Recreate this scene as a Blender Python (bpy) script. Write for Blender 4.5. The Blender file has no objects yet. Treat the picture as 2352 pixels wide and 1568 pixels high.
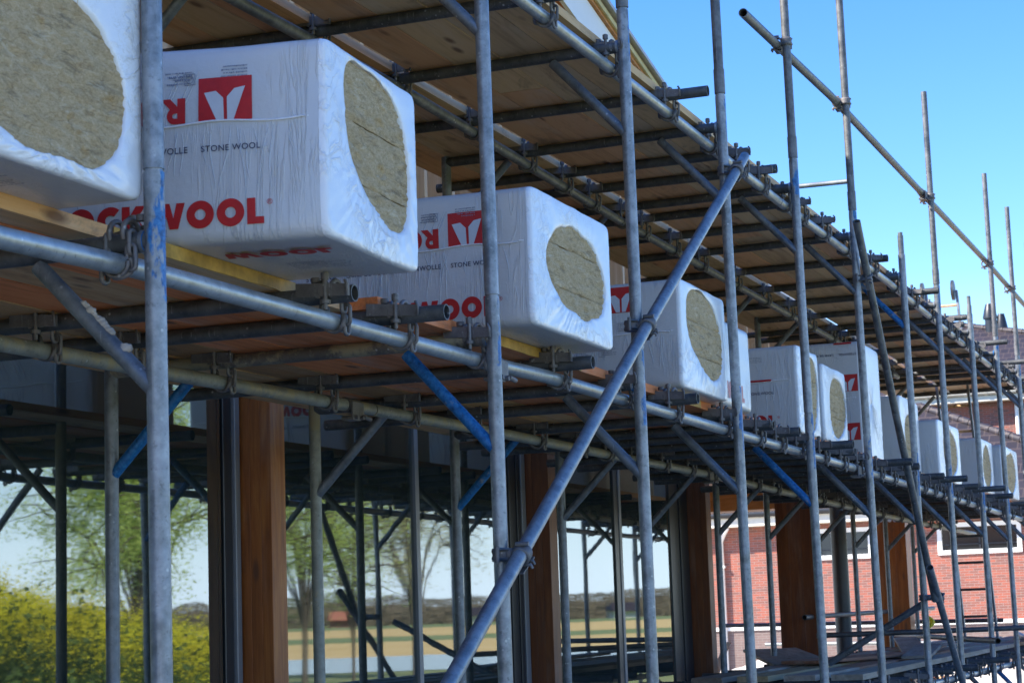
import bpy, bmesh, math, random
from mathutils import Vector, Matrix, noise
S=bpy.context.scene; COL=S.collection
R=math.radians
# ------------------------------------------------------------ camera
cam=bpy.data.objects.new('camera',bpy.data.cameras.new('camera')); COL.objects.link(cam); S.camera=cam
rt=Vector((0.3584,-0.9330,-0.0335)); dn=Vector((0.1148,0.0797,-0.9902)); fw=Vector((0.9265,0.3508,0.1362))
M=Matrix((rt,-dn,-fw)).transposed().to_4x4(); cam.matrix_world=M
cam.data.sensor_width=36; cam.data.lens=4568.8/2352*36; cam.data.clip_end=3000; cam.data.clip_start=.05
cam.data.dof.use_dof=True; cam.data.dof.focus_distance=7.6; cam.data.dof.aperture_fstop=13
# ------------------------------------------------------------ light
SD=Vector((-.45,.60,.66)).normalized()
W=bpy.data.worlds.new('World'); S.world=W; W.use_nodes=True
nt=W.node_tree; bg=nt.nodes['Background']; sk=nt.nodes.new('ShaderNodeTexSky'); sk.sky_type='NISHITA'; sk.sun_disc=False
sk.sun_elevation=math.asin(SD.z); sk.sun_rotation=math.atan2(SD.x,SD.y); sk.ozone_density=3.5; sk.dust_density=.05; sk.air_density=1.0
hs=nt.nodes.new('ShaderNodeHueSaturation'); hs.inputs['Saturation'].default_value=1.32; hs.inputs['Hue'].default_value=.515; nt.links.new(sk.outputs[0],hs.inputs['Color'])
tcw=nt.nodes.new('ShaderNodeTexCoord'); sw=nt.nodes.new('ShaderNodeSeparateXYZ'); nt.links.new(tcw.outputs['Generated'],sw.inputs[0])
mrw=nt.nodes.new('ShaderNodeMapRange'); mrw.inputs[1].default_value=0; mrw.inputs[2].default_value=.16; mrw.inputs[3].default_value=.9; mrw.inputs[4].default_value=0; nt.links.new(sw.outputs[2],mrw.inputs[0])
bw=nt.nodes.new('ShaderNodeRGBToBW'); nt.links.new(sk.outputs[0],bw.inputs[0]); tw=nt.nodes.new('ShaderNodeMix'); tw.data_type='RGBA'; tw.blend_type='MULTIPLY'; tw.inputs[0].default_value=1; nt.links.new(bw.outputs[0],tw.inputs[6]); tw.inputs[7].default_value=(.80,.97,1.26,1)
mw_=nt.nodes.new('ShaderNodeMix'); mw_.data_type='RGBA'; nt.links.new(mrw.outputs[0],mw_.inputs[0]); nt.links.new(hs.outputs[0],mw_.inputs[6]); nt.links.new(tw.outputs[2],mw_.inputs[7]); nt.links.new(mw_.outputs[2],bg.inputs[0]); bg.inputs[1].default_value=.115
sun=bpy.data.objects.new('sun',bpy.data.lights.new('sun','SUN')); COL.objects.link(sun)
sun.data.energy=4.1; sun.data.angle=R(.5); sun.data.color=(1,.94,.84)
sun.rotation_euler=(-SD).to_track_quat('-Z','Y').to_euler()
S.view_settings.view_transform='Standard'; S.view_settings.look='None'; S.view_settings.exposure=1.52; S.view_settings.gamma=1
S.render.engine='CYCLES'
try: S.cycles.max_bounces=10; S.cycles.transparent_max_bounces=16; S.cycles.glossy_bounces=5; S.cycles.caustics_reflective=False
except Exception: pass
G=-1.6   # ground level (eye level is 0)
# ------------------------------------------------------------ helpers
class MB:
    def __init__(s): s.v=[]; s.f=[]; s.sm=[]; s.mi=[]
    def add(s,vs,fs,smooth=False,mi=0):
        o=len(s.v); s.v+=[tuple(v) for v in vs]
        for f in fs: s.f.append([i+o for i in f]); s.sm.append(smooth); s.mi.append(mi)
        return s
    def box(s,a,b,m=None,mi=0,bev=0):
        x0,y0,z0=a; x1,y1,z1=b
        if x0>x1:x0,x1=x1,x0
        if y0>y1:y0,y1=y1,y0
        if z0>z1:z0,z1=z1,z0
        if bev:
            bm=bmesh.new(); bmesh.ops.create_cube(bm,size=1)
            for v in bm.verts: v.co=Vector(((x0+x1)/2+v.co.x*(x1-x0),(y0+y1)/2+v.co.y*(y1-y0),(z0+z1)/2+v.co.z*(z1-z0)))
            bmesh.ops.bevel(bm,geom=bm.edges[:],offset=bev,segments=2,affect='EDGES',profile=.5)
            bm.verts.index_update(); vs=[v.co.copy() for v in bm.verts]; fs=[[v.index for v in f.verts] for f in bm.faces]; bm.free()
        else:
            vs=[Vector(p) for p in ((x0,y0,z0),(x1,y0,z0),(x1,y1,z0),(x0,y1,z0),(x0,y0,z1),(x1,y0,z1),(x1,y1,z1),(x0,y1,z1))]
            fs=[(0,3,2,1),(4,5,6,7),(0,1,5,4),(1,2,6,5),(2,3,7,6),(3,0,4,7)]
        if m: vs=[m@v for v in vs]
        return s.add(vs,fs,False,mi)
    def tube(s,pts,r,n=20,hollow=0,closed=False,rs=None,mi=0,cap=True):
        P=[Vector(p) for p in pts]; k=len(P); rings=[]
        up=None; vs=[]
        for i,p in enumerate(P):
            if closed: t=(P[(i+1)%k]-P[i-1])
            else: t=(P[min(i+1,k-1)]-P[max(i-1,0)])
            t.normalize()
            if up is None:
                up=t.cross(Vector((0,0,1)))
                if up.length<.1: up=t.cross(Vector((0,1,0)))
                up.normalize()
            else:
                up=(up-t*up.dot(t)).normalized()
            w=t.cross(up); rr=rs[i] if rs else r
            for j in range(n):
                a=2*math.pi*j/n; vs.append(p+up*(math.cos(a)*rr)+w*(math.sin(a)*rr))
        fs=[]
        for i in range(k if closed else k-1):
            for j in range(n):
                a=i*n+j; b=i*n+(j+1)%n; c=((i+1)%k)*n+(j+1)%n; d=((i+1)%k)*n+j
                fs.append((a,d,c,b))
        s.add(vs,fs,True,mi)
        if closed: return s
        if hollow:
            for e in (0,k-1):
                ring=vs[e*n:(e+1)*n]; ce=P[e]; dirn=(P[1]-P[0]).normalized() if e==0 else (P[-2]-P[-1]).normalized()
                inn=[ce+(v-ce)*hollow for v in ring]; deep=[v+dirn*.15 for v in inn]
                q=ring+inn+deep+[ce+dirn*.15]; ff=[]
                for j in range(n):
                    j2=(j+1)%n
                    a=[(j,j2,n+j2,n+j),(n+j,n+j2,2*n+j2,2*n+j),(2*n+j,2*n+j2,3*n)]
                    if e: a=[tuple(reversed(t)) for t in a]
                    ff+=a
                s.add(q,ff,False,mi)
        elif cap:
            o=vs[:n]; s.add(o,[tuple(range(n))],False,mi); o=vs[-n:]; s.add(o,[tuple(range(n-1,-1,-1))],False,mi)
        return s
    def quad(s,a,b,c,d,mi=0): return s.add([a,b,c,d],[(0,1,2,3)],False,mi)
    def build(s,name,mats,parent=None):
        me=bpy.data.meshes.new(name); me.from_pydata(s.v,[],s.f); me.update()
        me.polygons.foreach_set('use_smooth',s.sm)
        if not isinstance(mats,(list,tuple)): mats=[mats]
        for m in mats: me.materials.append(m)
        if len(mats)>1: me.polygons.foreach_set('material_index',s.mi)
        o=bpy.data.objects.new(name,me); COL.objects.link(o)
        if parent: o.parent=parent
        return o
def tag(o,label=None,cat=None,group=None,kind=None):
    if label:o['label']=label
    if cat:o['category']=cat
    if group:o['group']=group
    if kind:o['kind']=kind
    return o
def empty(name,loc,label,cat,group=None):
    o=bpy.data.objects.new(name,None); COL.objects.link(o); o.location=loc; o.empty_display_size=.1
    return tag(o,label,cat,group)
def put(o,parent):           # parent a mesh built in world coordinates
    o.parent=parent; o.matrix_parent_inverse=Matrix.Translation(-Vector(parent.location)); return o
def copy_tree(o,loc,label,group=None):
    c=o.copy(); COL.objects.link(c); c.location=loc; c['label']=label
    if group: c['group']=group
    for ch in list(o.children):
        d=ch.copy(); COL.objects.link(d); d.parent=c
        for g in ch.children:
            e=g.copy(); COL.objects.link(e); e.parent=d
    return c
ORD=['first','second','third','fourth','fifth','sixth','seventh','eighth','ninth','tenth','eleventh','twelfth','thirteenth','fourteenth','fifteenth','sixteenth','seventeenth','eighteenth','nineteenth','twentieth']+['twenty-'+w for w in ('first','second','third','fourth','fifth','sixth','seventh','eighth','ninth')]+['thirtieth']
def bake(obj):      # text / curve object -> mesh
    COL.objects.link(obj); dg=bpy.context.evaluated_depsgraph_get(); me=bpy.data.meshes.new_from_object(obj.evaluated_get(dg))
    d=obj.data; bpy.data.objects.remove(obj); bpy.data.curves.remove(d); return me
# ------------------------------------------------------------ materials
def mat(name):
    m=bpy.data.materials.new(name); m.use_nodes=True; n=m.node_tree; return m,n,n.nodes['Principled BSDF'],n.links
def N(n,t,**k):
    x=n.nodes.new('ShaderNode'+t)
    for a,b in k.items():
        if a in x.inputs.keys() if hasattr(x.inputs,'keys') else False: x.inputs[a].default_value=b
        else: setattr(x,a,b)
    return x
def ramp(n,l,src,stops):
    r=n.nodes.new('ShaderNodeValToRGB'); e=r.color_ramp.elements
    while len(e)<len(stops): e.new(.5)
    for i,(p,c) in enumerate(stops): e[i].position=p; e[i].color=(*c,1) if len(c)==3 else c
    l.new(src,r.inputs[0]); return r
def coords(n,l,scale=(1,1,1),rnd=False,rot=(0,0,0),kind='Object'):
    tc=n.nodes.new('ShaderNodeTexCoord'); mp=n.nodes.new('ShaderNodeMapping'); mp.inputs['Scale'].default_value=scale; mp.inputs['Rotation'].default_value=rot
    l.new(tc.outputs[kind],mp.inputs[0])
    if rnd:
        oi=n.nodes.new('ShaderNodeObjectInfo'); vm=n.nodes.new('ShaderNodeVectorMath'); vm.operation='SCALE'; vm.inputs[0].default_value=(37.3,19.7,53.1)
        l.new(oi.outputs['Random'],vm.inputs['Scale']); l.new(vm.outputs[0],mp.inputs['Location'])
    return mp.outputs[0]
def noi(n,l,vec,scale,detail=4,rough=.6,dist=0):
    x=n.nodes.new('ShaderNodeTexNoise'); x.inputs['Scale'].default_value=scale; x.inputs['Detail'].default_value=detail; x.inputs['Roughness'].default_value=rough; x.inputs['Distortion'].default_value=dist
    l.new(vec,x.inputs['Vector']); return x.outputs['Fac']
def mix(n,l,f,a,b,blend='MIX'):
    x=n.nodes.new('ShaderNodeMix'); x.data_type='RGBA'; x.blend_type=blend
    for s,v in ((0,f),(6,a),(7,b)):
        if isinstance(v,(int,float)): x.inputs[s].default_value=v
        elif isinstance(v,tuple): x.inputs[s].default_value=(*v,1) if len(v)==3 else v
        else: l.new(v,x.inputs[s])
    return x.outputs[2]
def math_(n,l,op,a,b=0.):
    x=n.nodes.new('ShaderNodeMath'); x.operation=op
    for i,v in enumerate((a,b)):
        if isinstance(v,(int,float)): x.inputs[i].default_value=v
        else: l.new(v,x.inputs[i])
    return x.outputs[0]
def bump(n,l,p,h,s=.3,d=.01,prev=None):
    b=n.nodes.new('ShaderNodeBump'); b.inputs['Strength'].default_value=s; b.inputs['Distance'].default_value=d; l.new(h,b.inputs['Height'])
    if prev: l.new(prev,b.inputs['Normal'])
    l.new(b.outputs[0],p.inputs['Normal']); return b.outputs[0]
def galv(name,c1,c2,metal=.55,rough=.42,blue=None,mud=0,allblue=0,rnd=True):
    m,n,p,l=mat(name); v=coords(n,l,rnd=rnd)
    big=noi(n,l,v,7,5,.65); fine=noi(n,l,v,60,4,.7)
    c=ramp(n,l,math_(n,l,'ADD',math_(n,l,'MULTIPLY',big,.6),math_(n,l,'MULTIPLY',noi(n,l,v,26,4,.6),.4)),[(.38,c1),(.62,c2)]).outputs[0]
    vs=coords(n,l,(1,1,1),rnd); sp=n.nodes.new('ShaderNodeTexVoronoi'); sp.inputs['Scale'].default_value=38; l.new(vs,sp.inputs['Vector'])
    spm=ramp(n,l,sp.outputs['Distance'],[(.10,(1,1,1)),(.2,(0,0,0))]).outputs[0]
    gate=ramp(n,l,noi(n,l,v,11,2),[(.52,(0,0,0)),(.62,(1,1,1))]).outputs[0]
    f=math_(n,l,'MULTIPLY',spm,gate); f=math_(n,l,'MULTIPLY',f,.75)
    c=mix(n,l,f,c,(.55,.56,.56))
    dk=ramp(n,l,fine,[(.28,(1,1,1)),(.42,(0,0,0))]).outputs[0]; c=mix(n,l,math_(n,l,'MULTIPLY',dk,.6),c,(.06,.06,.06))
    scr=noi(n,l,coords(n,l,(90,90,3),rnd),1,5,.75); scm=ramp(n,l,scr,[(.60,(0,0,0)),(.70,(1,1,1))]).outputs[0]; c=mix(n,l,math_(n,l,'MULTIPLY',scm,.4),c,(.50,.51,.52))
    pm=None
    if blue:                       # worn blue marking paint band between two heights
        tc=n.nodes.new('ShaderNodeTexCoord'); sx=n.nodes.new('ShaderNodeSeparateXYZ'); l.new(tc.outputs['Object'],sx.inputs[0])
        acc=None
        for (za,zb) in blue:
            mr=math_(n,l,'SUBTRACT',sx.outputs[2],(za+zb)/2); mr=math_(n,l,'ABSOLUTE',mr); mr=math_(n,l,'DIVIDE',mr,(zb-za)/2); mr=math_(n,l,'SUBTRACT',1,mr)
            acc=mr if acc is None else math_(n,l,'MAXIMUM',acc,mr)
        ge=n.nodes.new('ShaderNodeNewGeometry'); dp=n.nodes.new('ShaderNodeVectorMath'); dp.operation='DOT_PRODUCT'; dp.inputs[1].default_value=(.4,-.9,0); l.new(ge.outputs['Normal'],dp.inputs[0]); sy=math_(n,l,'MULTIPLY',dp.outputs['Value'],.15); t=math_(n,l,'ADD',math_(n,l,'ADD',math_(n,l,'MULTIPLY',acc,.06),sy),noi(n,l,coords(n,l,(1,1,.4),rnd),9,5,.7))
        pm=ramp(n,l,t,[(.60,(0,0,0)),(.64,(1,1,1))]).outputs[0]
        pm=math_(n,l,'MULTIPLY',pm,ramp(n,l,acc,[(.0,(0,0,0)),(.05,(1,1,1))]).outputs[0])
    if allblue:
        pm=ramp(n,l,noi(n,l,v,10,6,.7),[(.36,(0,0,0)),(.42,(1,1,1))]).outputs[0]
    if pm is not None:
        c=mix(n,l,pm,c,ramp(n,l,fine,[(.3,(.006,.045,.13)),(.5,(.010,.13,.36)),(.7,(.05,.22,.46))]).outputs[0])
        mt=math_(n,l,'MULTIPLY',math_(n,l,'SUBTRACT',1,pm),metal); l.new(mt,p.inputs['Metallic'])
    else: p.inputs['Metallic'].default_value=metal
    if mud:
        mm=ramp(n,l,noi(n,l,v,5,7,.72),[(.62-mud,(0,0,0)),(.70-mud,(1,1,1))]).outputs[0]
        c=mix(n,l,mm,c,(.36,.31,.20)); 
    l.new(c,p.inputs['Base Color']); rr=ramp(n,l,big,[(.3,(rough-.08,)*3),(.7,(rough+.15,)*3)]).outputs[0]; l.new(rr,p.inputs['Roughness'])
    bump(n,l,p,fine,.25,.002,bump(n,l,p,big,.25,.006)); return m
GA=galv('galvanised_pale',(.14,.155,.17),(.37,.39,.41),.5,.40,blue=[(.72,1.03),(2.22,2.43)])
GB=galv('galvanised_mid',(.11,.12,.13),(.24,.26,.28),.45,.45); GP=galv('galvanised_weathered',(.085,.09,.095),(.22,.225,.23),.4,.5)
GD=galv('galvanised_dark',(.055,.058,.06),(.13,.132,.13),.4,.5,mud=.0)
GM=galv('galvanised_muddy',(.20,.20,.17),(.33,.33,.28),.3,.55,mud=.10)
GL=galv('galvanised_ledger',(.27,.29,.29),(.44,.46,.46),.55,.36)
GBL=galv('blue_painted_tube',(.2,.22,.25),(.33,.35,.38),.3,.4,allblue=1)
GR=galv('rusty_muddy_tube',(.10,.09,.08),(.17,.15,.13),.3,.6,mud=.14)
GC=galv('cast_coupler',(.11,.105,.105),(.22,.205,.20),.35,.55)
def wood(name,stops,axis=0,hue=True,pale=False,rough=.75,knots=True,grain=1.0,sc=1.0):
    m,n,p,l=mat(name); s=[9*sc]*3; s[axis]=.8*sc; v=coords(n,l,tuple(s),True)
    g=noi(n,l,v,1.6,6,.65,1.2); s2=[70*sc]*3; s2[axis]=2.5*sc; g2=noi(n,l,coords(n,l,tuple(s2),True),1,4,.7,.4)
    t=math_(n,l,'ADD',math_(n,l,'MULTIPLY',g,.7),math_(n,l,'MULTIPLY',g2,.3*grain))
    c=ramp(n,l,t,[(.3,stops[0]),(.5,stops[1]),(.68,stops[2])]).outputs[0]
    if hue:
        oi=n.nodes.new('ShaderNodeObjectInfo')
        tint=ramp(n,l,oi.outputs['Random'],[(0,(1.0,.9,.8)),(.16,(1.0,.50,.30)),(.34,(.72,.66,.60)),(.5,(1.0,.78,.45)),(.64,(.9,.45,.28)),(.78,(.95,.86,.72)),(.9,(.6,.5,.42))]); tint.color_ramp.interpolation='CONSTANT'; tint=tint.outputs[0]; tint=mix(n,l,.55 if pale else 0.,tint,(.92,.84,.70))
        c=mix(n,l,1,c,tint,'MULTIPLY')
    s3=[4*sc]*3; s3[axis]=1.6*sc; st=ramp(n,l,noi(n,l,coords(n,l,tuple(s3),True),1,6,.75,.6),[(.56,(0,0,0)),(.72,(1,1,1))]).outputs[0]
    c=mix(n,l,math_(n,l,'MULTIPLY',st,.72),c,(.10,.055,.035))
    s5=[3*sc]*3; s5[axis]=.7*sc; pa=ramp(n,l,noi(n,l,coords(n,l,tuple(s5),True),1.3,7,.7,.3),[(.52,(0,0,0)),(.70,(1,1,1))]).outputs[0]; c=mix(n,l,math_(n,l,'MULTIPLY',pa,.35 if hue else .12),c,(.62,.55,.45))
    if knots:
        s4=[7*sc]*3; s4[axis]=2.2*sc; vo=n.nodes.new('ShaderNodeTexVoronoi'); vo.inputs['Scale'].default_value=1; l.new(coords(n,l,tuple(s4),True),vo.inputs['Vector'])
        kk=ramp(n,l,vo.outputs['Distance'],[(.06,(1,1,1)),(.15,(0,0,0))]).outputs[0]
        c=mix(n,l,math_(n,l,'MULTIPLY',kk,.8),c,(.12,.045,.02))
    l.new(c,p.inputs['Base Color']); p.inputs['Roughness'].default_value=rough; bump(n,l,p,g2,.35,.002); return m
WB=wood('scaffold_board_wood',[(.46,.24,.11),(.76,.46,.22),(.84,.60,.35)])
WBU=wood('scaffold_board_wood_clean',[(.44,.31,.19),(.68,.51,.33),(.72,.56,.38)],pale=True)
WGR=wood('weathered_grey_board',[(.20,.18,.15),(.34,.31,.27),(.46,.43,.38)])
WP=wood('fresh_pine',[(.50,.28,.13),(.66,.41,.22),(.76,.53,.32)],axis=2,hue=False)
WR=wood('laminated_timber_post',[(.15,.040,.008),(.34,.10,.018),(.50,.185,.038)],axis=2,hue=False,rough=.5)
WR2=wood('shaded_post_timber',[(.09,.025,.007),(.17,.052,.014),(.26,.09,.024)],axis=2,hue=False,rough=.5)  # same timber as the other posts, with their shade put into a darker colour
WO=wood('laminated_timber_beam',[(.30,.12,.03),(.48,.20,.05),(.60,.28,.08)],axis=1,hue=False,rough=.6)
def simple(name,c,rough=.6,metal=0,nz=.15,scale=8,bs=.1,spec=None):
    m,n,p,l=mat(name); v=coords(n,l); f=noi(n,l,v,scale,6,.65)
    a=tuple(x*(1-nz) for x in c); b=tuple(min(1,x*(1+nz)) for x in c)
    l.new(ramp(n,l,f,[(.3,a),(.7,b)]).outputs[0],p.inputs['Base Color']); p.inputs['Roughness'].default_value=rough; p.inputs['Metallic'].default_value=metal
    if bs: bump(n,l,p,f,bs,.01)
    return m
ALU=simple('grey_window_frame',(.22,.225,.24),.4,.2,.1,4,.02)
BLK=simple('black_window_frame',(.02,.022,.026),.35,0,.1)
WHT=simple('white_paint',(.80,.79,.75),.45,0,.04,3,.03)
CRM=simple('cream_fascia',(.70,.66,.56),.6,0,.08)
YEL=simple('yellow_membrane',(.55,.46,.22),.7,0,.2,10)
INT=simple('dark_interior',(.20,.23,.21),.8)
GRYP=simple('dark_steel_column',(.06,.065,.07),.45,.3)
RED=simple('red_print',(.50,.012,.012),.45,0,.12,30,.05)
BLU=simple('dark_print',(.03,.035,.08),.5,0,.1,30,0)
GRT=simple('grey_print',(.20,.22,.28),.5,0,.1,30,0)
PRW=simple('white_print',(.56,.58,.62),.5,0,.06,30,0)
PRR=simple('red_print_faded',(.62,.20,.17),.5,0,.15,30,0)
# stretched film
def film(name,c,vert):
    m,n,p,l=mat(name); v=coords(n,l,rnd=True)
    a=noi(n,l,coords(n,l,(8,30,2.2) if vert else (10,10,10),True),1.0,5,.55,1.5); b=noi(n,l,v,3,4,.5)
    rdg=math_(n,l,'ABSOLUTE',math_(n,l,'SUBTRACT',a,.5)); rdg=ramp(n,l,rdg,[(0,(1,1,1)),(.05,(0,0,0))]).outputs[0]
    gate=ramp(n,l,b,[(.48,(0,0,0)),(.62,(1,1,1))]).outputs[0]; rg=math_(n,l,'MULTIPLY',rdg,gate)
    cc=ramp(n,l,b,[(.3,tuple(x*.93 for x in c)),(.7,c)]).outputs[0]
    if not vert:
        w1=noi(n,l,coords(n,l,(16,16,34),True,(0,.5,0)),1,6,.7,2.2); w2=ramp(n,l,math_(n,l,'ABSOLUTE',math_(n,l,'SUBTRACT',w1,.5)),[(0,(1,1,1)),(.025,(0,0,0))]).outputs[0]
        w3=ramp(n,l,noi(n,l,v,5,3,.6),[(.5,(0,0,0)),(.6,(1,1,1))]).outputs[0]
        cc=mix(n,l,math_(n,l,'MULTIPLY',math_(n,l,'MULTIPLY',w2,w3),.6),cc,(.50,.43,.28))
    gl=noi(n,l,v,420,1,.5); cc=mix(n,l,.06,cc,gl)
    l.new(cc,p.inputs['Base Color']); p.inputs['Roughness'].default_value=.30; p.inputs['Subsurface Weight'].default_value=.0
    p.inputs['Coat Weight'].default_value=.25; p.inputs['Coat Roughness'].default_value=.18
    h=math_(n,l,'ADD',math_(n,l,'MULTIPLY',rg,.5),math_(n,l,'MULTIPLY',noi(n,l,v,14,5,.6),.5))
    bump(n,l,p,h,.55,.012); return m
FG=film('grey_printed_film',(.61,.61,.61),True); FW=film('white_stretch_film',(.84,.85,.87),False)
FCR,n,p,l=mat('glossy_film_crease'); p.inputs['Base Color'].default_value=(.72,.74,.78,1); p.inputs['Roughness'].default_value=.25; p.inputs['Alpha'].default_value=.55
def woolm():
    m,n,p,l=mat('stone_wool'); v=coords(n,l,(1,1,2.4),True); a=noi(n,l,v,28,8,.75,1.2); b=noi(n,l,v,110,6,.8,.8); c0=noi(n,l,v,5,3)
    t=math_(n,l,'ADD',math_(n,l,'MULTIPLY',a,.5),math_(n,l,'MULTIPLY',b,.5))
    c=ramp(n,l,t,[(.34,(.12,.075,.035)),(.43,(.46,.32,.16)),(.54,(.66,.50,.29)),(.68,(.86,.72,.49))]).outputs[0]
    sk_=noi(n,l,coords(n,l,(6,6,34),True,(0,.12,0)),1,6,.75,.8); skm=ramp(n,l,sk_,[(.34,(1,1,1)),(.46,(0,0,0))]).outputs[0]
    c=mix(n,l,math_(n,l,'MULTIPLY',c0,.25),c,(.55,.39,.20)); c=mix(n,l,math_(n,l,'MULTIPLY',skm,.65),c,(.16,.11,.06)); pl=ramp(n,l,noi(n,l,coords(n,l,(9,9,30),True),1,6,.8,.5),[(.56,(0,0,0)),(.68,(1,1,1))]).outputs[0]; c=mix(n,l,math_(n,l,'MULTIPLY',pl,.5),c,(.86,.78,.60)); l.new(c,p.inputs['Base Color']); p.inputs['Roughness'].default_value=.95
    bump(n,l,p,t,.9,.012); return m
WOOL=woolm()
DIRT=simple('clay_lump',(.42,.38,.33),.9,0,.2,20,.5)
# ------------------------------------------------------------ ground and fields (the fields show as reflections in the glazing)
def ground_mat(name,stops,scale=.3,rough=.95,bs=.3):
    m,n,p,l=mat(name); v=coords(n,l); a=noi(n,l,v,scale,8,.7); b=noi(n,l,v,scale*22,6,.7)
    t=math_(n,l,'ADD',math_(n,l,'MULTIPLY',a,.6),math_(n,l,'MULTIPLY',b,.4)); l.new(ramp(n,l,t,stops).outputs[0],p.inputs['Base Color']); p.inputs['Roughness'].default_value=rough
    bump(n,l,p,b,bs,.05); return m
mg=ground_mat('grass_ground',[(.35,(.14,.18,.05)),(.5,(.24,.27,.09)),(.65,(.36,.34,.15))],.15)
ms=ground_mat('sand_ground',[(.3,(.40,.34,.27)),(.5,(.56,.50,.41)),(.7,(.68,.62,.52))],.5)
mr=ground_mat('reed_field',[(.3,(.56,.38,.13)),(.5,(.74,.52,.20)),(.7,(.82,.62,.30))],.06)
mgr=ground_mat('green_field',[(.3,(.14,.19,.06)),(.5,(.20,.26,.09)),(.7,(.30,.33,.13))],.08)
b=MB(); b.quad((-900,-1500,G),(1500,-1500,G),(1500,1500,G),(-900,1500,G)); tag(b.build('ground',mg),kind='structure')
b=MB(); b.quad((-12,-3.1,G+.004),(64,-3.1,G+.004),(64,30,G+.004),(-12,30,G+.004)); tag(b.build('sand_ground',ms),kind='structure')
# field directions: u runs away from the house front, w across
ua=-.50; U=Vector((math.cos(ua),math.sin(ua),0)); V2=Vector((-U.y,U.x,0))
def strip(name,m,r0,r1,w0,w1,z,wob=0):
    b=MB(); k=40; top=[]; bot=[]
    for i in range(k+1):
        w=w0+(w1-w0)*i/k; f=noise.noise(Vector((w*.03,r0*.1,0)))*wob; g=noise.noise(Vector((w*.03,r1*.1,7)))*wob
        bot.append(U*(r0+f)+V2*w+Vector((0,0,z))); top.append(U*(r1+g)+V2*w+Vector((0,0,z)))
    b.add(bot+top,[(i,i+k+1,i+k+2,i+1) for i in range(k)]); return b.build(name,m)
tag(strip('reed_field',mr,84,330,-260,190,G+.008,8),kind='structure')
tag(strip('green_field',mgr,135,175,-240,190,G+.013,10),kind='structure')
tag(strip('far_meadow',mgr,330,480,-400,300,G+.013,8),kind='structure')
mw,n_,p_,l_=mat('pond_water'); p_.inputs['Base Color'].default_value=(.10,.12,.15,1); p_.inputs['Roughness'].default_value=.12; bump(n_,l_,p_,noi(n_,l_,coords(n_,l_),3,3),.2,.05)
tag(strip('pond_water',mw,55,80,-26,60,G+.013,5),kind='structure')
# leaves
def leafmat(name,c,tr=.35):
    m,n,p,l=mat(name); tb=n.nodes.new('ShaderNodeBsdfTranslucent'); mxx=n.nodes.new('ShaderNodeMixShader'); mxx.inputs[0].default_value=.45; l.new(p.outputs[0],mxx.inputs[1]); l.new(tb.outputs[0],mxx.inputs[2]); l.new(mxx.outputs[0],n.nodes['Material Output'].inputs[0]); tb.inputs[0].default_value=(*c,1); oi=coords(n,l); f=noi(n,l,oi,1.3,3)
    l.new(ramp(n,l,f,[(.3,tuple(x*.6 for x in c)),(.7,tuple(min(1,x*1.35) for x in c))]).outputs[0],p.inputs['Base Color']); p.inputs['Roughness'].default_value=.7
    p.inputs['Transmission Weight'].default_value=0; p.inputs['Subsurface Weight'].default_value=0; return m
LM=leafmat('spring_leaves',(.52,.64,.16)); LM2=leafmat('olive_leaves',(.58,.54,.26)); BK=simple('bark',(.11,.085,.06),.9,0,.3,14,.6)
RF=leafmat('rapeseed_flower',(.90,.74,.03)); RS=leafmat('rapeseed_stem',(.10,.16,.035))
WDM=leafmat('far_wood_leaves',(.27,.22,.15)); WDG=leafmat('far_green_leaves',(.26,.27,.13))
def leaf(b,c,s,rng,mi=0):
    a=Vector((rng.gauss(0,1),rng.gauss(0,1),rng.gauss(0,1))).normalized(); d=a.cross(Vector((rng.gauss(0,1),rng.gauss(0,1),rng.gauss(0,1)))).normalized()
    b.add([c-a*s,c+d*s*.5,c+a*s,c-d*s*.5],[(0,1,2,3)],False,mi)
def tree(loc,h,cr,seed,label,lm,nleaf=9000,ls=.075):
    rng=random.Random(seed); e=empty('willow_tree',loc,label,'tree','spring trees on the meadow')
    t=MB(); lf=MB(); th=h*.28; pts=[(0,0,0),(.05*h*.1,0,th*.5),(0,.03,th)]; t.tube(pts,.1,10,rs=[.013*h,.010*h,.008*h])
    tips=[]
    for i in range(16):
        a=rng.uniform(0,6.28); r=cr*rng.uniform(.35,1); zz=th+(h-th)*rng.uniform(.25,1); r*=math.sin(min(1,(zz-th)/(h-th)*.9+.12)*math.pi)**.5 if zz<h else .3
        p0=Vector((0,0,th*rng.uniform(.75,1))); p3=Vector((math.cos(a)*r,math.sin(a)*r,zz)); pm=p0.lerp(p3,.5)+Vector((0,0,.12*h))
        q=[p0,p0.lerp(pm,.5)+Vector((0,0,.02*h)),pm,pm.lerp(p3,.5),p3]; t.tube(q,.02,6,rs=[.006*h,.005*h,.0035*h,.002*h,.006]); tips.append(q)
        for k in range(11):
            s0=q[2].lerp(q[4],rng.random()); s1=s0+Vector((rng.gauss(0,.11*h),rng.gauss(0,.11*h),rng.gauss(.02*h,.07*h))); t.tube([s0,s0.lerp(s1,.5)+Vector((0,0,.02*h)),s1],.01,4,rs=[.02,.014,.006]); tips.append([s0,s0,s0.lerp(s1,.5),s1,s1])
    for i in range(nleaf):
        q=rng.choice(tips); k=rng.uniform(1.2,3.999); c=q[int(k)].lerp(q[int(k)+1],k%1)
        c=c+Vector((rng.gauss(0,.028*h),rng.gauss(0,.028*h),rng.gauss(-.01*h,.03*h)))
        if c.z<th*.7: continue
        leaf(lf,c,ls*rng.uniform(.6,1.4),rng)
    t.build('trunk',BK,e); lf.build('crown',lm,e)
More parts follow.
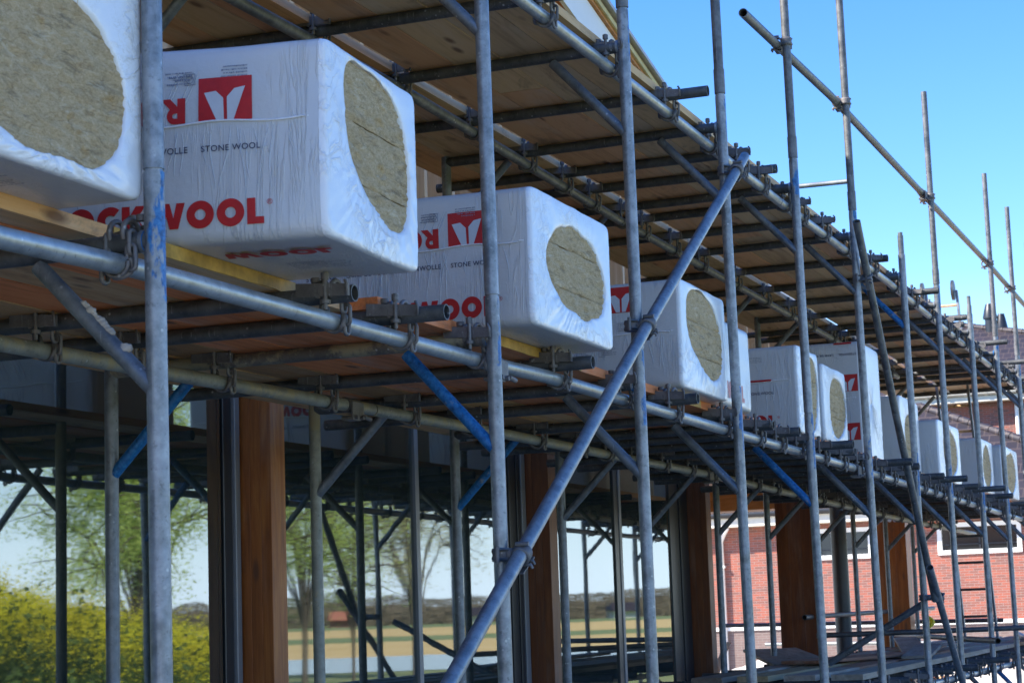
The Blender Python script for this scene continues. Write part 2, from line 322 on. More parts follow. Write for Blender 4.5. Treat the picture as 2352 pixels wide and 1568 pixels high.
# ------------------------------------------------------------ the house under construction
GY=4.40
def post(X,Yf,w,d,label,zt=1.22):
    e=empty('timber_post',(X+w/2,Yf+d/2,G),label,'post','laminated timber posts')
    n=3; 
    for i in range(n):      # laminations glued side by side
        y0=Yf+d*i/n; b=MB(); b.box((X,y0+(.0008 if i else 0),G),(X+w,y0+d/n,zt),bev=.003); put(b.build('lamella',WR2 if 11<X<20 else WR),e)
    f=MB(); f.box((X+.01,Yf+.01,zt),(X+w-.01,Yf+d-.01,zt+.03)); put(f.build('post_cap',GC),e); return e
post(8.03,4.235,.14,.16,'orange-brown timber post between the glass panes, nearest the camera')
post(11.72,4.235,.14,.16,'second dark timber post from the left, beside the sliding-door frame')
post(15.40,4.235,.14,.16,'third timber post, at the corner where the glazing ends')
post(19.30,4.24,.30,.37,'thick dark timber column standing free under the porch, left of the steel column')
p5=post(23.05,3.99,.30,.37,'rightmost thick timber column, with round bolt heads near its top')
b=MB()
for (yy,zz) in ((4.03,.93),(4.10,.93),(4.16,.93),(4.22,.93),(4.27,.93),(4.27,1.0)):
    b.tube([(23.05,yy,zz),(23.03,yy,zz)],.022,12)
put(b.build('bolt_head',WHT),p5)
e=empty('steel_column',(21.1,4.36,G),'round dark grey steel column behind the scaffold, between the two thick timber columns','column')
b=MB(); b.tube([(21.1,4.36,G),(21.1,4.36,1.15)],.085,24); put(b.build('shaft',GRYP),e)
b=MB(); b.box((20.98,4.24,1.15),(21.22,4.48,1.165)); put(b.build('head_plate',GRYP),e)
# glazing: each bay = frame + panes
mgl=bpy.data.materials.new('window_glass'); mgl.use_nodes=True; n=mgl.node_tree; l=n.links; n.nodes.remove(n.nodes['Principled BSDF'])
gl=n.nodes.new('ShaderNodeBsdfGlossy'); gl.inputs['Roughness'].default_value=.020; gl.inputs['Color'].default_value=(.92,.99,.98,1)
tr=n.nodes.new('ShaderNodeBsdfTransparent'); tr.inputs['Color'].default_value=(.55,.66,.64,1)
fr=n.nodes.new('ShaderNodeFresnel'); fr.inputs['IOR'].default_value=3.0; mx=n.nodes.new('ShaderNodeMixShader')
v=coords(n,l,(1.2,1,.35)); bb=n.nodes.new('ShaderNodeBump'); bb.inputs['Strength'].default_value=.16; bb.inputs['Distance'].default_value=.002; l.new(noi(n,l,v,2.5,2,.4),bb.inputs['Height']); l.new(bb.outputs[0],gl.inputs['Normal'])
l.new(fr.outputs[0],mx.inputs[0]); l.new(tr.outputs[0],mx.inputs[1]); l.new(gl.outputs[0],mx.inputs[2]); dd=n.nodes.new('ShaderNodeBsdfDiffuse'); dd.inputs[0].default_value=(.34,.42,.40,1); mx2=n.nodes.new('ShaderNodeMixShader'); mx2.inputs[0].default_value=.045; l.new(mx.outputs[0],mx2.inputs[1]); l.new(dd.outputs[0],mx2.inputs[2]); l.new(mx2.outputs[0],n.nodes['Material Output'].inputs[0])
def bay(x0,x1,mull,label,lead=None):
    e=empty('glazed_facade_bay',((x0+x1)/2,GY,G),label,'window','floor to ceiling glazing bays')
    f=MB(); f.box((x0,GY-.05,G+.02),(x1,GY+.05,G+.12)); f.box((x0,GY-.05,1.12),(x1,GY+.05,1.24)); put(f.build('frame',BLK),e)
    xs=[x0]+list(mull)+[x1]
    for m_ in mull:
        f=MB(); f.box((m_,GY-.018,G+.12),(m_+.05,GY+.05,1.12),bev=.003); put(f.build('mullion',ALU),e)
    for a,c in zip(xs[:-1],xs[1:]):
        a2=a+(.05 if a in mull else 0); g=MB(); g.box((a2,GY,G+.12),(c,GY+.006,1.12)); put(g.build('glass_pane',mgl),e)
        g=MB(); g.add([(a2,GY+.026,G+.12),(c,GY+.026+.0022*(c-a2),G+.12),(c,GY+.029+.0022*(c-a2),1.12),(a2,GY+.029,1.12),(a2,GY+.032,G+.12),(c,GY+.032+.0022*(c-a2),G+.12),(c,GY+.035+.0022*(c-a2),1.12),(a2,GY+.035,1.12)],[(0,1,2,3),(7,6,5,4),(0,4,5,1),(1,5,6,2),(2,6,7,3),(3,7,4,0)]); put(g.build('inner_pane',mgl),e)
    for (a,c,d,mt) in (lead or []):
        f=MB(); f.box((a,GY-d,G+.12),(c,GY+.05,1.12),bev=.004); put(f.build('side_frame',mt),e)
    return e
bay(1.0,7.86,(2.6,4.4,6.10),'leftmost glazed bay, reflecting the yellow rapeseed and willow',[(7.88,7.955,.006,BLK),(7.96,8.005,.022,ALU)])
bay(8.19,11.32,(9.99,),'glazed bay between the first and second timber post, with one grey mullion',[(11.32,11.42,.006,BLK),(11.43,11.54,.012,BLK),(11.55,11.61,.018,BLK),(11.62,11.69,.024,ALU)])
bay(11.88,14.9,(13.6,),'glazed bay between the second and third timber post, pale sheet visible inside',[(13.5,13.59,.012,BLK),(14.9,15.14,.008,BLK),(15.15,15.37,.018,BLK)])
# body of the house: ground-floor room + timber-frame upper wall + roof
h=empty('timber_frame_house',(10,8,G),'timber-frame house under construction behind the scaffold, pale studs and white verge board','house')
b=MB(); b.box((-3,4.7,G),(16.4,12,G+.02)); b.box((-3,12,G),(16.4,12.2,1.3)); b.box((-3.2,4.4,G),(-3,12,1.3)); put(b.build('ground_floor_room',INT),h)
b=MB(); b.box((-3,4.5,1.30),(22.6,12.2,1.50)); put(b.build('floor_slab',WO),h)
b=MB(); b.box((22.0,4.5,1.08),(22.5,12.0,1.30)); put(b.build('porch_beam',WO),h)
b=MB(); b.box((16.45,4.5,1.06),(16.65,12.0,1.30)); put(b.build('porch_beam',WO),h)
b=MB(); b.box((-3,4.46,1.24),(16.2,4.60,1.30)); put(b.build('lintel',BLK),h)
def roofz(X): return 4.27-.207*(X-12.94)
b=MB()     # sheathing behind the studs
vs=[(-3,4.56,1.5),(21.6,4.56,1.5),(21.6,4.56,roofz(21.6)-.28),(-3,4.56,roofz(-3)-.28)]; vs2=[(x,4.60,z) for x,y,z in vs]
b.add(vs+vs2,[(0,1,2,3),(7,6,5,4),(0,4,5,1),(1,5,6,2),(2,6,7,3),(3,7,4,0)]); put(b.build('sheathing',WP),h)
x=4.9; i=0
while x<21.5:
    b=MB(); zt=roofz(x)-.20; b.box((x,4.38,1.31),(x+.045,4.558,zt),bev=.002); put(b.build('wall_stud',WP),h); x+=.41; i+=1
for zz in (1.26,):
    b=MB(); b.box((-3,4.37,zz),(21.6,4.56,zz+.045)); put(b.build('sole_plate',WP),h)
def sloped(b,x0,x1,y0,y1,t0,t1,mi=0):
    vs=[(x0,y0,roofz(x0)+t0),(x1,y0,roofz(x1)+t0),(x1,y1,roofz(x1)+t0),(x0,y1,roofz(x0)+t0),(x0,y0,roofz(x0)+t1),(x1,y0,roofz(x1)+t1),(x1,y1,roofz(x1)+t1),(x0,y1,roofz(x0)+t1)]
    b.add(vs,[(0,3,2,1),(4,5,6,7),(0,1,5,4),(1,2,6,5),(2,3,7,6),(3,0,4,7)],False,mi)
b=MB(); sloped(b,-3,22.4,4.157,12.6,-.10,-.02); put(b.build('roof_deck',WO),h)
b=MB(); sloped(b,-3,22.4,4.18,4.21,-.36,-.105); put(b.build('verge_board',WHT),h)
b=MB(); sloped(b,-3,22.4,4.135,4.155,-.075,-.035); put(b.build('batten',YEL),h)
b=MB(); sloped(b,-3,22.4,4.10,4.4,-.018,.012); put(b.build('roof_edge_trim',simple('zinc_edge',(.42,.40,.36),.5,.2)),h)
b=MB(); b.box((21.56,4.62,1.5),(21.6,12.2,roofz(21.6)-.28)); put(b.build('end_wall',WP),h)
# blue tarpaulin closing the far opening of the room
mt_,n,p,l=mat('blue_tarpaulin'); p.inputs['Base Color'].default_value=(.25,.62,.72,1); p.inputs['Roughness'].default_value=.5
td=n.nodes.new('ShaderNodeBsdfTranslucent'); td.inputs[0].default_value=(.3,.75,.85,1); mx=n.nodes.new('ShaderNodeMixShader'); mx.inputs[0].default_value=.6; l.new(p.outputs[0],mx.inputs[1]); l.new(td.outputs[0],mx.inputs[2]); l.new(mx.outputs[0],n.nodes['Material Output'].inputs[0])
b=MB(); vs=[]
for i in range(25):
    ya=5.0+i*.05; xa=16.25+.02*math.sin(i*1.3)
    vs+=[(xa,ya,1.0+.02*math.sin(i*.8)),(xa,ya,1.27),(xa+.004,ya,1.27),(xa+.004,ya,1.0+.02*math.sin(i*.8))]
b.add(vs,[(i*4+q,i*4+(q+1)%4,i*4+4+(q+1)%4,i*4+4+q) for i in range(24) for q in range(4)],True); tag(b.build('tarpaulin',mt_),'pale cyan sheet hanging inside the room behind the third glazed bay','tarpaulin')
# interior objects seen through the third bay
e=empty('workbench',(18.5,6.6,G),'dim pale trestle table standing inside the room behind the third glazed bay','table')
b=MB(); b.box((17.6,6.1,-.85),(18.6,7.3,-.82)); put(b.build('tabletop',WHT),e)
for xx in (17.65,18.5):
    for yy in (6.15,7.2): b=MB(); b.box((xx,yy,G+.02),(xx+.05,yy+.05,-.85)); put(b.build('leg',ALU),e)
# ------------------------------------------------------------ scaffold frames
TR=.0242; YO=2.32; YI=3.77; YLO=2.40; YLI=3.34; Z1=.82; Z2=2.20; BZ1=.89; BZ2=2.27
FX=[3.86,5.95,7.53,9.07,10.62,12.26,13.98,15.5,17.27,18.93,20.6,22.2]
lean=[0.012,.008,.01,.02,.03,.035,.03,.02,.02,.02,.02,.02]
NM=['crossing the second package','right of the second package','crossing the fourth package','right of the fourth package','crossing the paired packages','crossing the tall package','first beyond the tall package','second beyond the tall package','third beyond the tall package','fourth beyond the tall package','fifth beyond the tall package','last at the far end']
frames={}
def frame(i,lev):
    X=FX[i]; lab=('lower' if lev==0 else 'upper')+' welded tube trestle with knee braces, '+NM[i]
    e=empty('scaffold_trestle',(X,YO,0),lab,'scaffold trestle','welded frames of the lower lift' if lev==0 else 'welded frames of the upper lift')
    zb=(-.36 if lev==0 else 1.03); zt=(1.03 if lev==0 else 2.43); bz=BZ1-(.025 if i==0 else 0) if lev==0 else BZ2
    L=lean[i]
    def ox(z): return X-L*(z-.8)
    m=GA
    b=MB(); b.tube([(ox(zb),YO,zb),(ox((zb+zt)/2)+.004,YO+.002,(zb+zt)/2),(ox(zt-.008),YO,zt-.008)],TR,24)
    b.tube([(ox(zt-.008),YO,zt-.008),(ox(zt),YO,zt)],TR-.003,24)
    b.tube([(ox(bz),YO+.02,bz),(ox(bz),YO+.03,bz)],TR+.004,16)
    put(b.build('outer_standard',m),e)
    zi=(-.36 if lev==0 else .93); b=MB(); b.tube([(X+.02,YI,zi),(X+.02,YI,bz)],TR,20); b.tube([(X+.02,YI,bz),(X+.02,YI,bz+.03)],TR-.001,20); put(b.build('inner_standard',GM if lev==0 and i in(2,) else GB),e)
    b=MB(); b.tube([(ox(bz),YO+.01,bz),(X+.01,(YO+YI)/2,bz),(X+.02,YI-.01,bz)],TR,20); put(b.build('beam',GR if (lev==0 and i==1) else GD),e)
    kz=(BZ1 if lev==0 else BZ2)-.36
    km=GBL if (lev==0 and i in(1,4)) or (lev==1 and i==6) else GB
    b=MB(); b.tube([(ox(kz),YO+.01,kz+.0),(ox(bz),YO+.31,bz-.03)],.020,18); put(b.build('knee_brace',km),e)
    b=MB(); b.tube([(X+.02,YI-.01,kz),(X+.02,YI-.34,bz-.03)],.020,18); put(b.build('knee_brace',GBL if lev==0 and i in (1,3) else GB),e)
    if i==0 and lev==0:
        d=MB(); rng=random.Random(3)
        for t in (.38,.40,.43,.45,.48,.505,.53,.56,.60,.62,.25,.27):
            d=MB(); c=Vector((ox(kz),YO+.01,kz)).lerp(Vector((ox(bz),YO+.31,bz-.03)),t)+Vector((-.004,-.008,.018)); bm=bmesh.new(); bmesh.ops.create_icosphere(bm,subdivisions=2,radius=1)
            sc=rng.uniform(.007,.013); vs=[c+Vector((v.co.x*sc*.8,v.co.y*sc*1.4,v.co.z*sc))*(1+.35*noise.noise(v.co*2.3+c*50)) -Vector((0,0,0)) for v in bm.verts]
            vs=[c+(Vector((v.co.x*sc*.8,v.co.y*sc*1.3,v.co.z*sc*.9))*(1+.4*noise.noise(v.co*2.1+c*50))) for v in bm.verts]
            bm.verts.index_update(); d.add(vs,[[v.index for v in f.verts] for f in bm.faces],True); bm.free(); put(d.build('mortar_lump',DIRT),e)
    frames[(i,lev)]=e
for i in range(len(FX)):
    frame(i,0)
    frame(i,1)
# lowest lift of frames below (its deck shows at the bottom right)
for i in range(len(FX)):
    X=FX[i]; e=empty('scaffold_trestle',(X,YO,0),'bottom welded tube trestle on the ground, '+NM[i],'scaffold trestle','welded frames of the bottom lift')
    b=MB(); b.tube([(X+.02,YO,G+.03),(X+.02+lean[i]*.5,YO,-.36)],TR,20); put(b.build('outer_standard',GA),e)
    b=MB(); b.tube([(X+.02,YI,G+.03),(X+.02,YI,-.36)],TR,16); put(b.build('inner_standard',GB),e)
    b=MB(); b.tube([(X+.03,YO,-.50),(X+.02,YI,-.50)],TR,16); put(b.build('beam',GD),e)
    if X>12:
        b=MB(); b.tube([(X+.03,YO+.01,-.86),(X+.03,YO+.31,-.53)],.020,14); put(b.build('knee_brace',GBL if i in (6,9) else GB),e)
        b=MB(); b.tube([(X+.02,YI-.01,-.86),(X+.02,YI-.34,-.53)],.020,14); put(b.build('knee_brace',GB),e)
    for yy in (YO,YI): b=MB(); b.box((X-.06,yy-.07,G+.006),(X+.09,yy+.07,G+.03)); put(b.build('base_plate',GC),e)
# guard posts standing above the upper frames
for i,zt in ((1,3.9),(2,3.97),(3,3.97),(4,4.3),(5,4.3),(7,3.96),(9,3.98),(10,3.96),(11,3.85)):
    X=FX[i]-lean[i]*1.6; e=empty('guard_post',(X,YO,2.43),'single upright guard tube plugged on the frame '+NM[i],'scaffold tube','guard posts above the upper deck')
    X2=X-lean[i]*1.5
    b=MB(); b.tube([(X,YO,2.431),(X2,YO,zt)],TR-.001,20,hollow=.86); b.tube([(X,YO,2.431),(X-.002,YO,2.55)],TR+.0018,20); put(b.build('tube',GP),e)
for i,zt in ((6,2.56),(8,2.50)):
    X=FX[i]-lean[i]*1.6; e=empty('spigot',(X,YO,2.43),'short spigot stub on top of the upright '+NM[i],'spigot','spigots on the upper frames')
    b=MB(); b.tube([(X,YO,2.431),(X,YO,zt)],TR-.004,20,hollow=.8); put(b.build('tube',GB),e)
# ------------------------------------------------------------ ledgers
def ledger(pts,m,label,name='ledger_tube',grp=None,r=TR):
    b=MB(); b.tube(pts,r,24,hollow=.84); o=b.build(name,m); tag(o,label,'scaffold tube',grp); return o
ledger([(0.9,2.40,.805),(3.4,2.40,.802),(3.9,2.40,.817),(4.9,2.40,.822),(6.15,2.40,.83)],GL,'pale outer ledger tube of the lower deck, nearest length',grp='lower ledger tubes')
ledger([(6.16,2.40,.83),(6.66,2.40,.84),(9.04,2.40,.83),(12.2,2.40,.822)],GL,'pale outer ledger tube of the lower deck, middle length, below the third to fifth packages',grp='lower ledger tubes')
ledger([(12.21,2.40,.822),(16.1,2.40,.80),(20.35,2.40,.78),(24,2.40,.775)],GL,'pale outer ledger tube of the lower deck, farthest length',grp='lower ledger tubes')
ledger([(1,3.34,.80),(4.7,3.34,.811),(7.2,3.34,.83)],GM,'muddy inner ledger tube of the lower deck, nearest length, above the first timber post',grp='lower ledger tubes')
ledger([(7.21,3.34,.83),(8.4,3.34,.838),(12.2,3.34,.838)],GM,'grey-green inner ledger tube of the lower deck, middle length',grp='lower ledger tubes')
ledger([(12.21,3.34,.838),(18.4,3.34,.78),(24,3.34,.76)],GM,'inner ledger tube of the lower deck, farthest length',grp='lower ledger tubes')
ledger([(4,2.40,2.20),(8.3,2.40,2.20),(10.5,2.40,2.185)],GL,'outer ledger tube of the upper deck, nearest length',grp='upper ledger tubes')
ledger([(10.51,2.40,2.185),(13.74,2.40,2.21),(17,2.40,2.18)],GL,'outer ledger tube of the upper deck, middle length against the sky',grp='upper ledger tubes')
ledger([(17.01,2.40,2.18),(21.1,2.40,2.15),(24,2.40,2.15)],GL,'outer ledger tube of the upper deck, farthest length',grp='upper ledger tubes')
ledger([(4,3.34,2.20),(7.7,3.34,2.235),(10.6,3.34,2.19)],GP,'inner ledger tube of the upper deck, nearest length',grp='upper ledger tubes')
ledger([(10.61,3.34,2.19),(16.2,3.34,2.19),(19.4,3.34,2.17)],GP,'inner ledger tube of the upper deck, farthest length, ending above the far house',grp='upper ledger tubes')
ledger([(9.8,2.372,3.05),(11.98,2.372,3.12),(15.35,2.372,3.14)],GP,'guard rail tube against the sky, nearer length with its open end at top',name='guard_rail')
ledger([(15.36,2.372,3.14),(18.9,2.372,3.16),(24,2.372,3.14)],GP,'guard rail tube against the sky, farther length running out of the picture',name='guard_rail')
ledger([(6,2.40,-.58),(14,2.40,-.59),(24,2.40,-.63)],GL,'outer ledger tube of the bottom deck, low at the right edge',grp='bottom ledger tubes')
ledger([(6,3.34,-.58),(24,3.34,-.60)],GM,'inner ledger tube of the bottom deck',grp='bottom ledger tubes')
ledger([(14.5,4.1,3.12),(14.5,2.76,3.11)],WHT and GL,'thin pale tube crossing level against the sky above the upper deck',r=.018)
# diagonal braces
ledger([(9.22,2.26,2.155),(7.35,2.255,1.045),(5.33,2.25,-.19),(3.2,2.24,-1.5)],galv('brace_tube',(.17,.185,.195),(.37,.385,.395),.45,.40),'long diagonal brace tube crossing in front of the fourth package',name='brace_tube')
ledger([(12.0,2.26,2.32),(12.9,2.25,1.22),(13.85,2.22,.0)],GP,'steep diagonal brace tube at the right, upper length, with open top end',name='brace_tube')
ledger([(13.58,2.20,.22),(14.71,2.2,-.59),(16.1,2.2,-1.55)],GB,'steep diagonal brace tube at the right, lower length, overlapping the upper one',name='brace_tube')
# ------------------------------------------------------------ transoms
low=[(4.90,2.315),(5.36,2.235),(6.75,2.25),(8.21,2.27),(9.70,2.30),(10.15,2.27),(11.2,2.20),(11.75,2.3),(12.9,2.16),(13.4,2.2),(14.6,2.22),(15.05,2.12),(16.2,2.2),(16.7,2.05),(18.0,2.15),(19.7,2.18),(21.2,2.2),(2.6,2.2)]
upp=[(6.75,2.30),(8.36,2.20),(9.62,2.34),(10.07,2.30),(11.0,2.36),(11.62,2.34),(13.14,2.28),(14.75,2.2),(16.3,2.22),(16.7,2.3),(18.1,2.12),(19.75,2.05),(20.1,2.3),(21.3,2.2),(5.0,2.3)]
def transoms(L,z,which):
    s=sorted(L)
    for k,(X,ye) in enumerate(s):
        e=empty('transom_tube',(X,ye,z),f'{ORD[k]} loose cross tube from the left under the {which} deck','scaffold tube',f'loose cross tubes under the {which} deck')
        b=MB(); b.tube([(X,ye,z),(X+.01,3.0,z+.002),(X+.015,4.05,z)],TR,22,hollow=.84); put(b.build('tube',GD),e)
transoms([(x,2.2+.08*math.sin(x*7)) for x in (12.9,14.4,15.0,16.3,16.8,18.1,19.6,20.1,21.4)],-.50,'bottom'); transoms(low,BZ1,'lower'); transoms(upp,BZ2,'upper')
# ------------------------------------------------------------ couplers
def link_pts(c,half,wid,axis,n=14):
    o=[]
    for i in range(n):
        a=2*math.pi*i/n; u=math.cos(a)*wid; w=math.sin(a)*wid+(half if math.sin(a)>0 else -half)
        o.append(Vector(c)+(Vector((u,0,w)) if axis=='x' else Vector((0,u,w))))
    return o
def make_chain_coupler():
    e=empty('chain_coupler',(0,0,0),'x','coupler')     # origin: axis of the ledger right below the cross tube, which is 0.07 higher
    b=MB(); vs=[(-.034,-.075,.052),(-.034,.075,.062),(-.034,.075,.098),(-.034,-.075,.083),(-.026,-.075,.052),(-.026,.075,.062),(-.026,.075,.098),(-.026,-.075,.083)]
    b.add(vs,[(0,1,2,3),(7,6,5,4),(0,4,5,1),(1,5,6,2),(2,6,7,3),(3,7,4,0)]); b.tube([(-.040,-.070,.092),(-.046,-.078,.08),(-.044,-.078,.062),(-.036,-.072,.054)],.004,8); b.build('wedge_bar',GC,e)
    b=MB(); b.tube([(-.028*math.cos(a)*1.05,.012,.07+.031*math.sin(a)) for a in [R(t) for t in range(-30,211,20)]],.006,8)
    b.tube([(-.028*math.cos(a)*1.05,-.022,.07+.031*math.sin(a)) for a in [R(t) for t in range(-30,211,20)]],.006,8); b.build('saddle',GC,e)
    b=MB(); b.tube([(-.034,-.01,.046),(-.034,-.01,.036)],.014,6); b.tube([(-.034,-.01,.10),(-.034,-.01,.118)],.010,6); b.tube([(-.034,-.01,.02),(-.034,-.01,.12)],.006,8); b.tube([(-.01,.03,.098),(-.01,.03,.112)],.012,6); b.build('bolt',GC,e)
    for c,hf,ax in (((.020,-.030,.045),.016,'x'),((.026,-.034,.012),.017,'y'),((.034,-.030,-.016),.012,'x'),((.020,.028,.045),.016,'x'),((.026,.030,.012),.017,'y')):
        b=MB(); b.tube(link_pts(c,hf,.011,ax),.0052,8,closed=True); b.build('chain_link',GC,e)
    b=MB(); b.tube([(.024+.004*math.sin(a*3),.030*math.cos(a),.029*math.sin(a)) for a in [R(t) for t in range(-205,26,15)]],.0065,8)
    b.tube([(.036,.029*math.cos(a),.0285*math.sin(a)) for a in [R(t) for t in range(-190,11,15)]],.0045,8); b.build('band',GC,e)
    return e
CC=make_chain_coupler(); first=[True]
def cc(x,y,z,label,grp):
    if first[0]: first[0]=False; CC.scale=(1.12,1.12,1.05); CC.location=(x,y,z); CC['label']=label; CC['group']=grp; return CC
    o=copy_tree(CC,(x,y,z),label,grp); rn=random.Random(int(x*100+y*10)); o.rotation_euler=(0,0,rn.uniform(-.12,.12)+(math.pi if x<3.9 and y<3 else 0)); return o
fl=[x for x in FX]
def zl(pts,X):
    for a,b_ in zip(pts[:-1],pts[1:]):
        if a[0]<=X<=b_[0]: return a[1]+(b_[1]-a[1])*(X-a[0])/(b_[0]-a[0])
    return pts[-1][1]
BL=[(x,0) for x in (12.9,14.4,15.0,16.3,16.8,18.1,19.6,20.1,21.4)]
for which,Y,P,L in (('bottom outer',2.40,[(6,-.58),(14,-.59),(24,-.63)],BL),('lower outer',2.40,[(0.9,.805),(3.4,.802),(3.9,.817),(6.66,.84),(9.04,.83),(16.1,.80),(20.35,.78),(24,.775)],low),('lower inner',3.34,[(1,.80),(7.2,.83),(12.2,.838),(18.4,.78),(24,.76)],low),
                  ('upper outer',2.40,[(4,2.20),(8.3,2.20),(10.5,2.185),(13.74,2.21),(17,2.18),(21.1,2.15),(24,2.15)],upp),('upper inner',3.34,[(4,2.2),(7.7,2.235),(10.6,2.19),(16.2,2.19),(19.4,2.17)],upp)):
    xs=sorted([x for x,_ in L if x>2.7]+[x for x in fl if not(which.startswith('upper') and x<4)])
    xs=[x for x in xs if not (which=='upper inner' and x>19.3) and not(which=='bottom outer' and x<12)]
    for k,x in enumerate(xs):
        cc(x+(.01),Y,zl(P,x),f'{ORD[k]} chain coupler from the left on the {which} ledger tube',f'chain couplers of the {which} ledger')
def ringt(b,c,ax,r=.0285,t=.0058,gap=.015,n=18):
    ax=Vector(ax).normalized(); u=ax.cross(Vector((0,1,0)));
    if u.length<.2: u=ax.cross(Vector((0,0,1)))
    u.normalize(); v=ax.cross(u); c=Vector(c)
    vs=[]; prof=[(-gap-.006,.0245),(-gap-.006,r+.002),(-gap+.004,r+.005),(0,r+.001),(gap-.004,r+.005),(gap+.006,r+.002),(gap+.006,.0245)]
    for k in range(n):
        a=2*math.pi*k/n; d=u*math.cos(a)+v*math.sin(a)
        for (h,rr_) in prof: vs.append(c+ax*h+d*rr_)
    m_=len(prof); b.add(vs,[(k*m_+j,((k+1)%n)*m_+j,((k+1)%n)*m_+j+1,k*m_+j+1) for k in range(n) for j in range(m_-1)],True)
    return ax,u,v,c
def coupler(p,bd,off,label,grp,side=-1):
    """p = point on the upright's axis; bd = direction of the second tube; off = second tube's offset along Y"""
    e=empty('swivel_coupler',p,label,'coupler',grp)
    b=MB(); ringt(b,(0,0,0),(0,0,1)); b.build('post_clamp',GC,e)
    for z in (-.016,.016):
        b=MB(); b.tube([(side*.062,-.012,z),(side*.058,-.004,z),(side*.01,.0-.030,z)],.0055,8); b.build('eye_bolt',GC,e)
    b=MB(); b.tube([(side*.066,-.010,-.026),(side*.066,-.010,.026)],.0075,10); b.build('hinge_pin',GC,e)
    b=MB(); ringt(b,(0,off,0),bd); b.build('brace_clamp',GC,e)
    ax=Vector(bd).normalized(); pr=Vector((ax.z,0,-ax.x)); c=Vector((0,off,0))
    sg=1 if off>0 else -1
    b=MB(); b.tube([(0,sg*.026,0),(0,off-sg*.026,0)],.021,14); b.build('pivot',GC,e)
    for k in (-1,1):
        q=c+pr*(.034)+ax*(.012*k)+Vector((0,sg*.012,0)); b=MB(); b.tube([q-Vector((0,sg*.036,0)),q,q+Vector((0,sg*.016,0)),q+pr*.012+Vector((0,sg*.018,0))],.0052,8); b.build('eye_bolt',GC,e)
    q=c+pr*.046+Vector((0,sg*.004,0)); vs=[]
    for (aa,hh) in ((-.045,.006),(.06,.013)):
        for (x_,y_) in ((-.002,-hh),(.002,-hh),(.002,hh),(-.002,hh)): vs.append(q+ax*aa+pr*x_+Vector((0,y_,0)))
    b=MB(); b.add(vs,[(3,2,1,0),(4,5,6,7),(0,1,5,4),(1,2,6,5),(2,3,7,6),(3,0,4,7)]); b.build('wedge',GC,e)
    q=c-pr*.036+Vector((0,sg*.01,0)); b=MB(); b.tube([q-Vector((0,.022,0)),q+Vector((0,.022,0))],.008,8); b.build('nut',GC,e)
    return e
BD=(.856,0,.516); BD2=(.62,0,-.78)
coupler((7.465,2.32,1.115),BD,-.065,'swivel coupler joining the long diagonal brace to the upright before the fourth package','swivel couplers')
coupler((5.96,2.32,.19),BD,-.068,'swivel coupler low on the long diagonal brace, at the upright right of the second package','swivel couplers')
coupler((9.04,2.32,2.055),BD,-.062,'swivel coupler at the top end of the long diagonal brace','swivel couplers')
coupler((13.98,2.32,.02),BD2,-.11,'swivel coupler where the two steep brace tubes overlap at lower right','swivel couplers')
coupler((12.24,2.32,2.0),BD2,-.06,'swivel coupler high on the steep right-hand brace','swivel couplers')
for k,i in enumerate((4,5,7,9,10)):
    zg=3.085 if i==4 else 3.125
    coupler((FX[i]-lean[i]*2.2,2.32,zg),(1,0,.005),.052,f'{ORD[k]} coupler from the left on the guard rail','guard rail couplers',side=1)
# sleeve couplers
def sleeve(x,y,z,label):
    e=empty('sleeve_coupler',(x,y,z),label,'coupler','sleeve couplers')
    b=MB(); b.tube([(x-.055,y,z),(x+.055,y,z)],.029,18); put(b.build('sleeve',GC),e)
    b=MB(); b.box((x-.05,y-.036,z-.055),(x+.05,y-.030,z+.01)); b.box((x-.05,y-.036,z-.061),(x+.02,y+.01,z-.055)); put(b.build('flange',GC),e)
    b=MB(); b.tube([(x+.02,y-.05,z-.05),(x+.02,y+.02,z-.05)],.008,8); b.tube([(x-.03,y-.05,z-.05),(x-.03,y+.02,z-.05)],.008,8); b.tube([(x+.03,y-.045,z-.045),(x+.09,y-.045,z-.05)],.009,8); put(b.build('bolt',GC),e)
sleeve(6.14,2.40,.83,'grey sleeve coupler on the outer lower ledger, right of the second upright'); sleeve(7.0,3.34,.829,'wide sleeve coupler on the inner lower ledger, above the first timber post')
sleeve(12.2,2.40,.822,'sleeve coupler on the outer lower ledger, far from the camera'); sleeve(12.2,3.34,.838,'sleeve coupler on the inner lower ledger, above the third timber post'); sleeve(15.36,2.372,3.14,'sleeve coupler joining the two guard rail lengths')
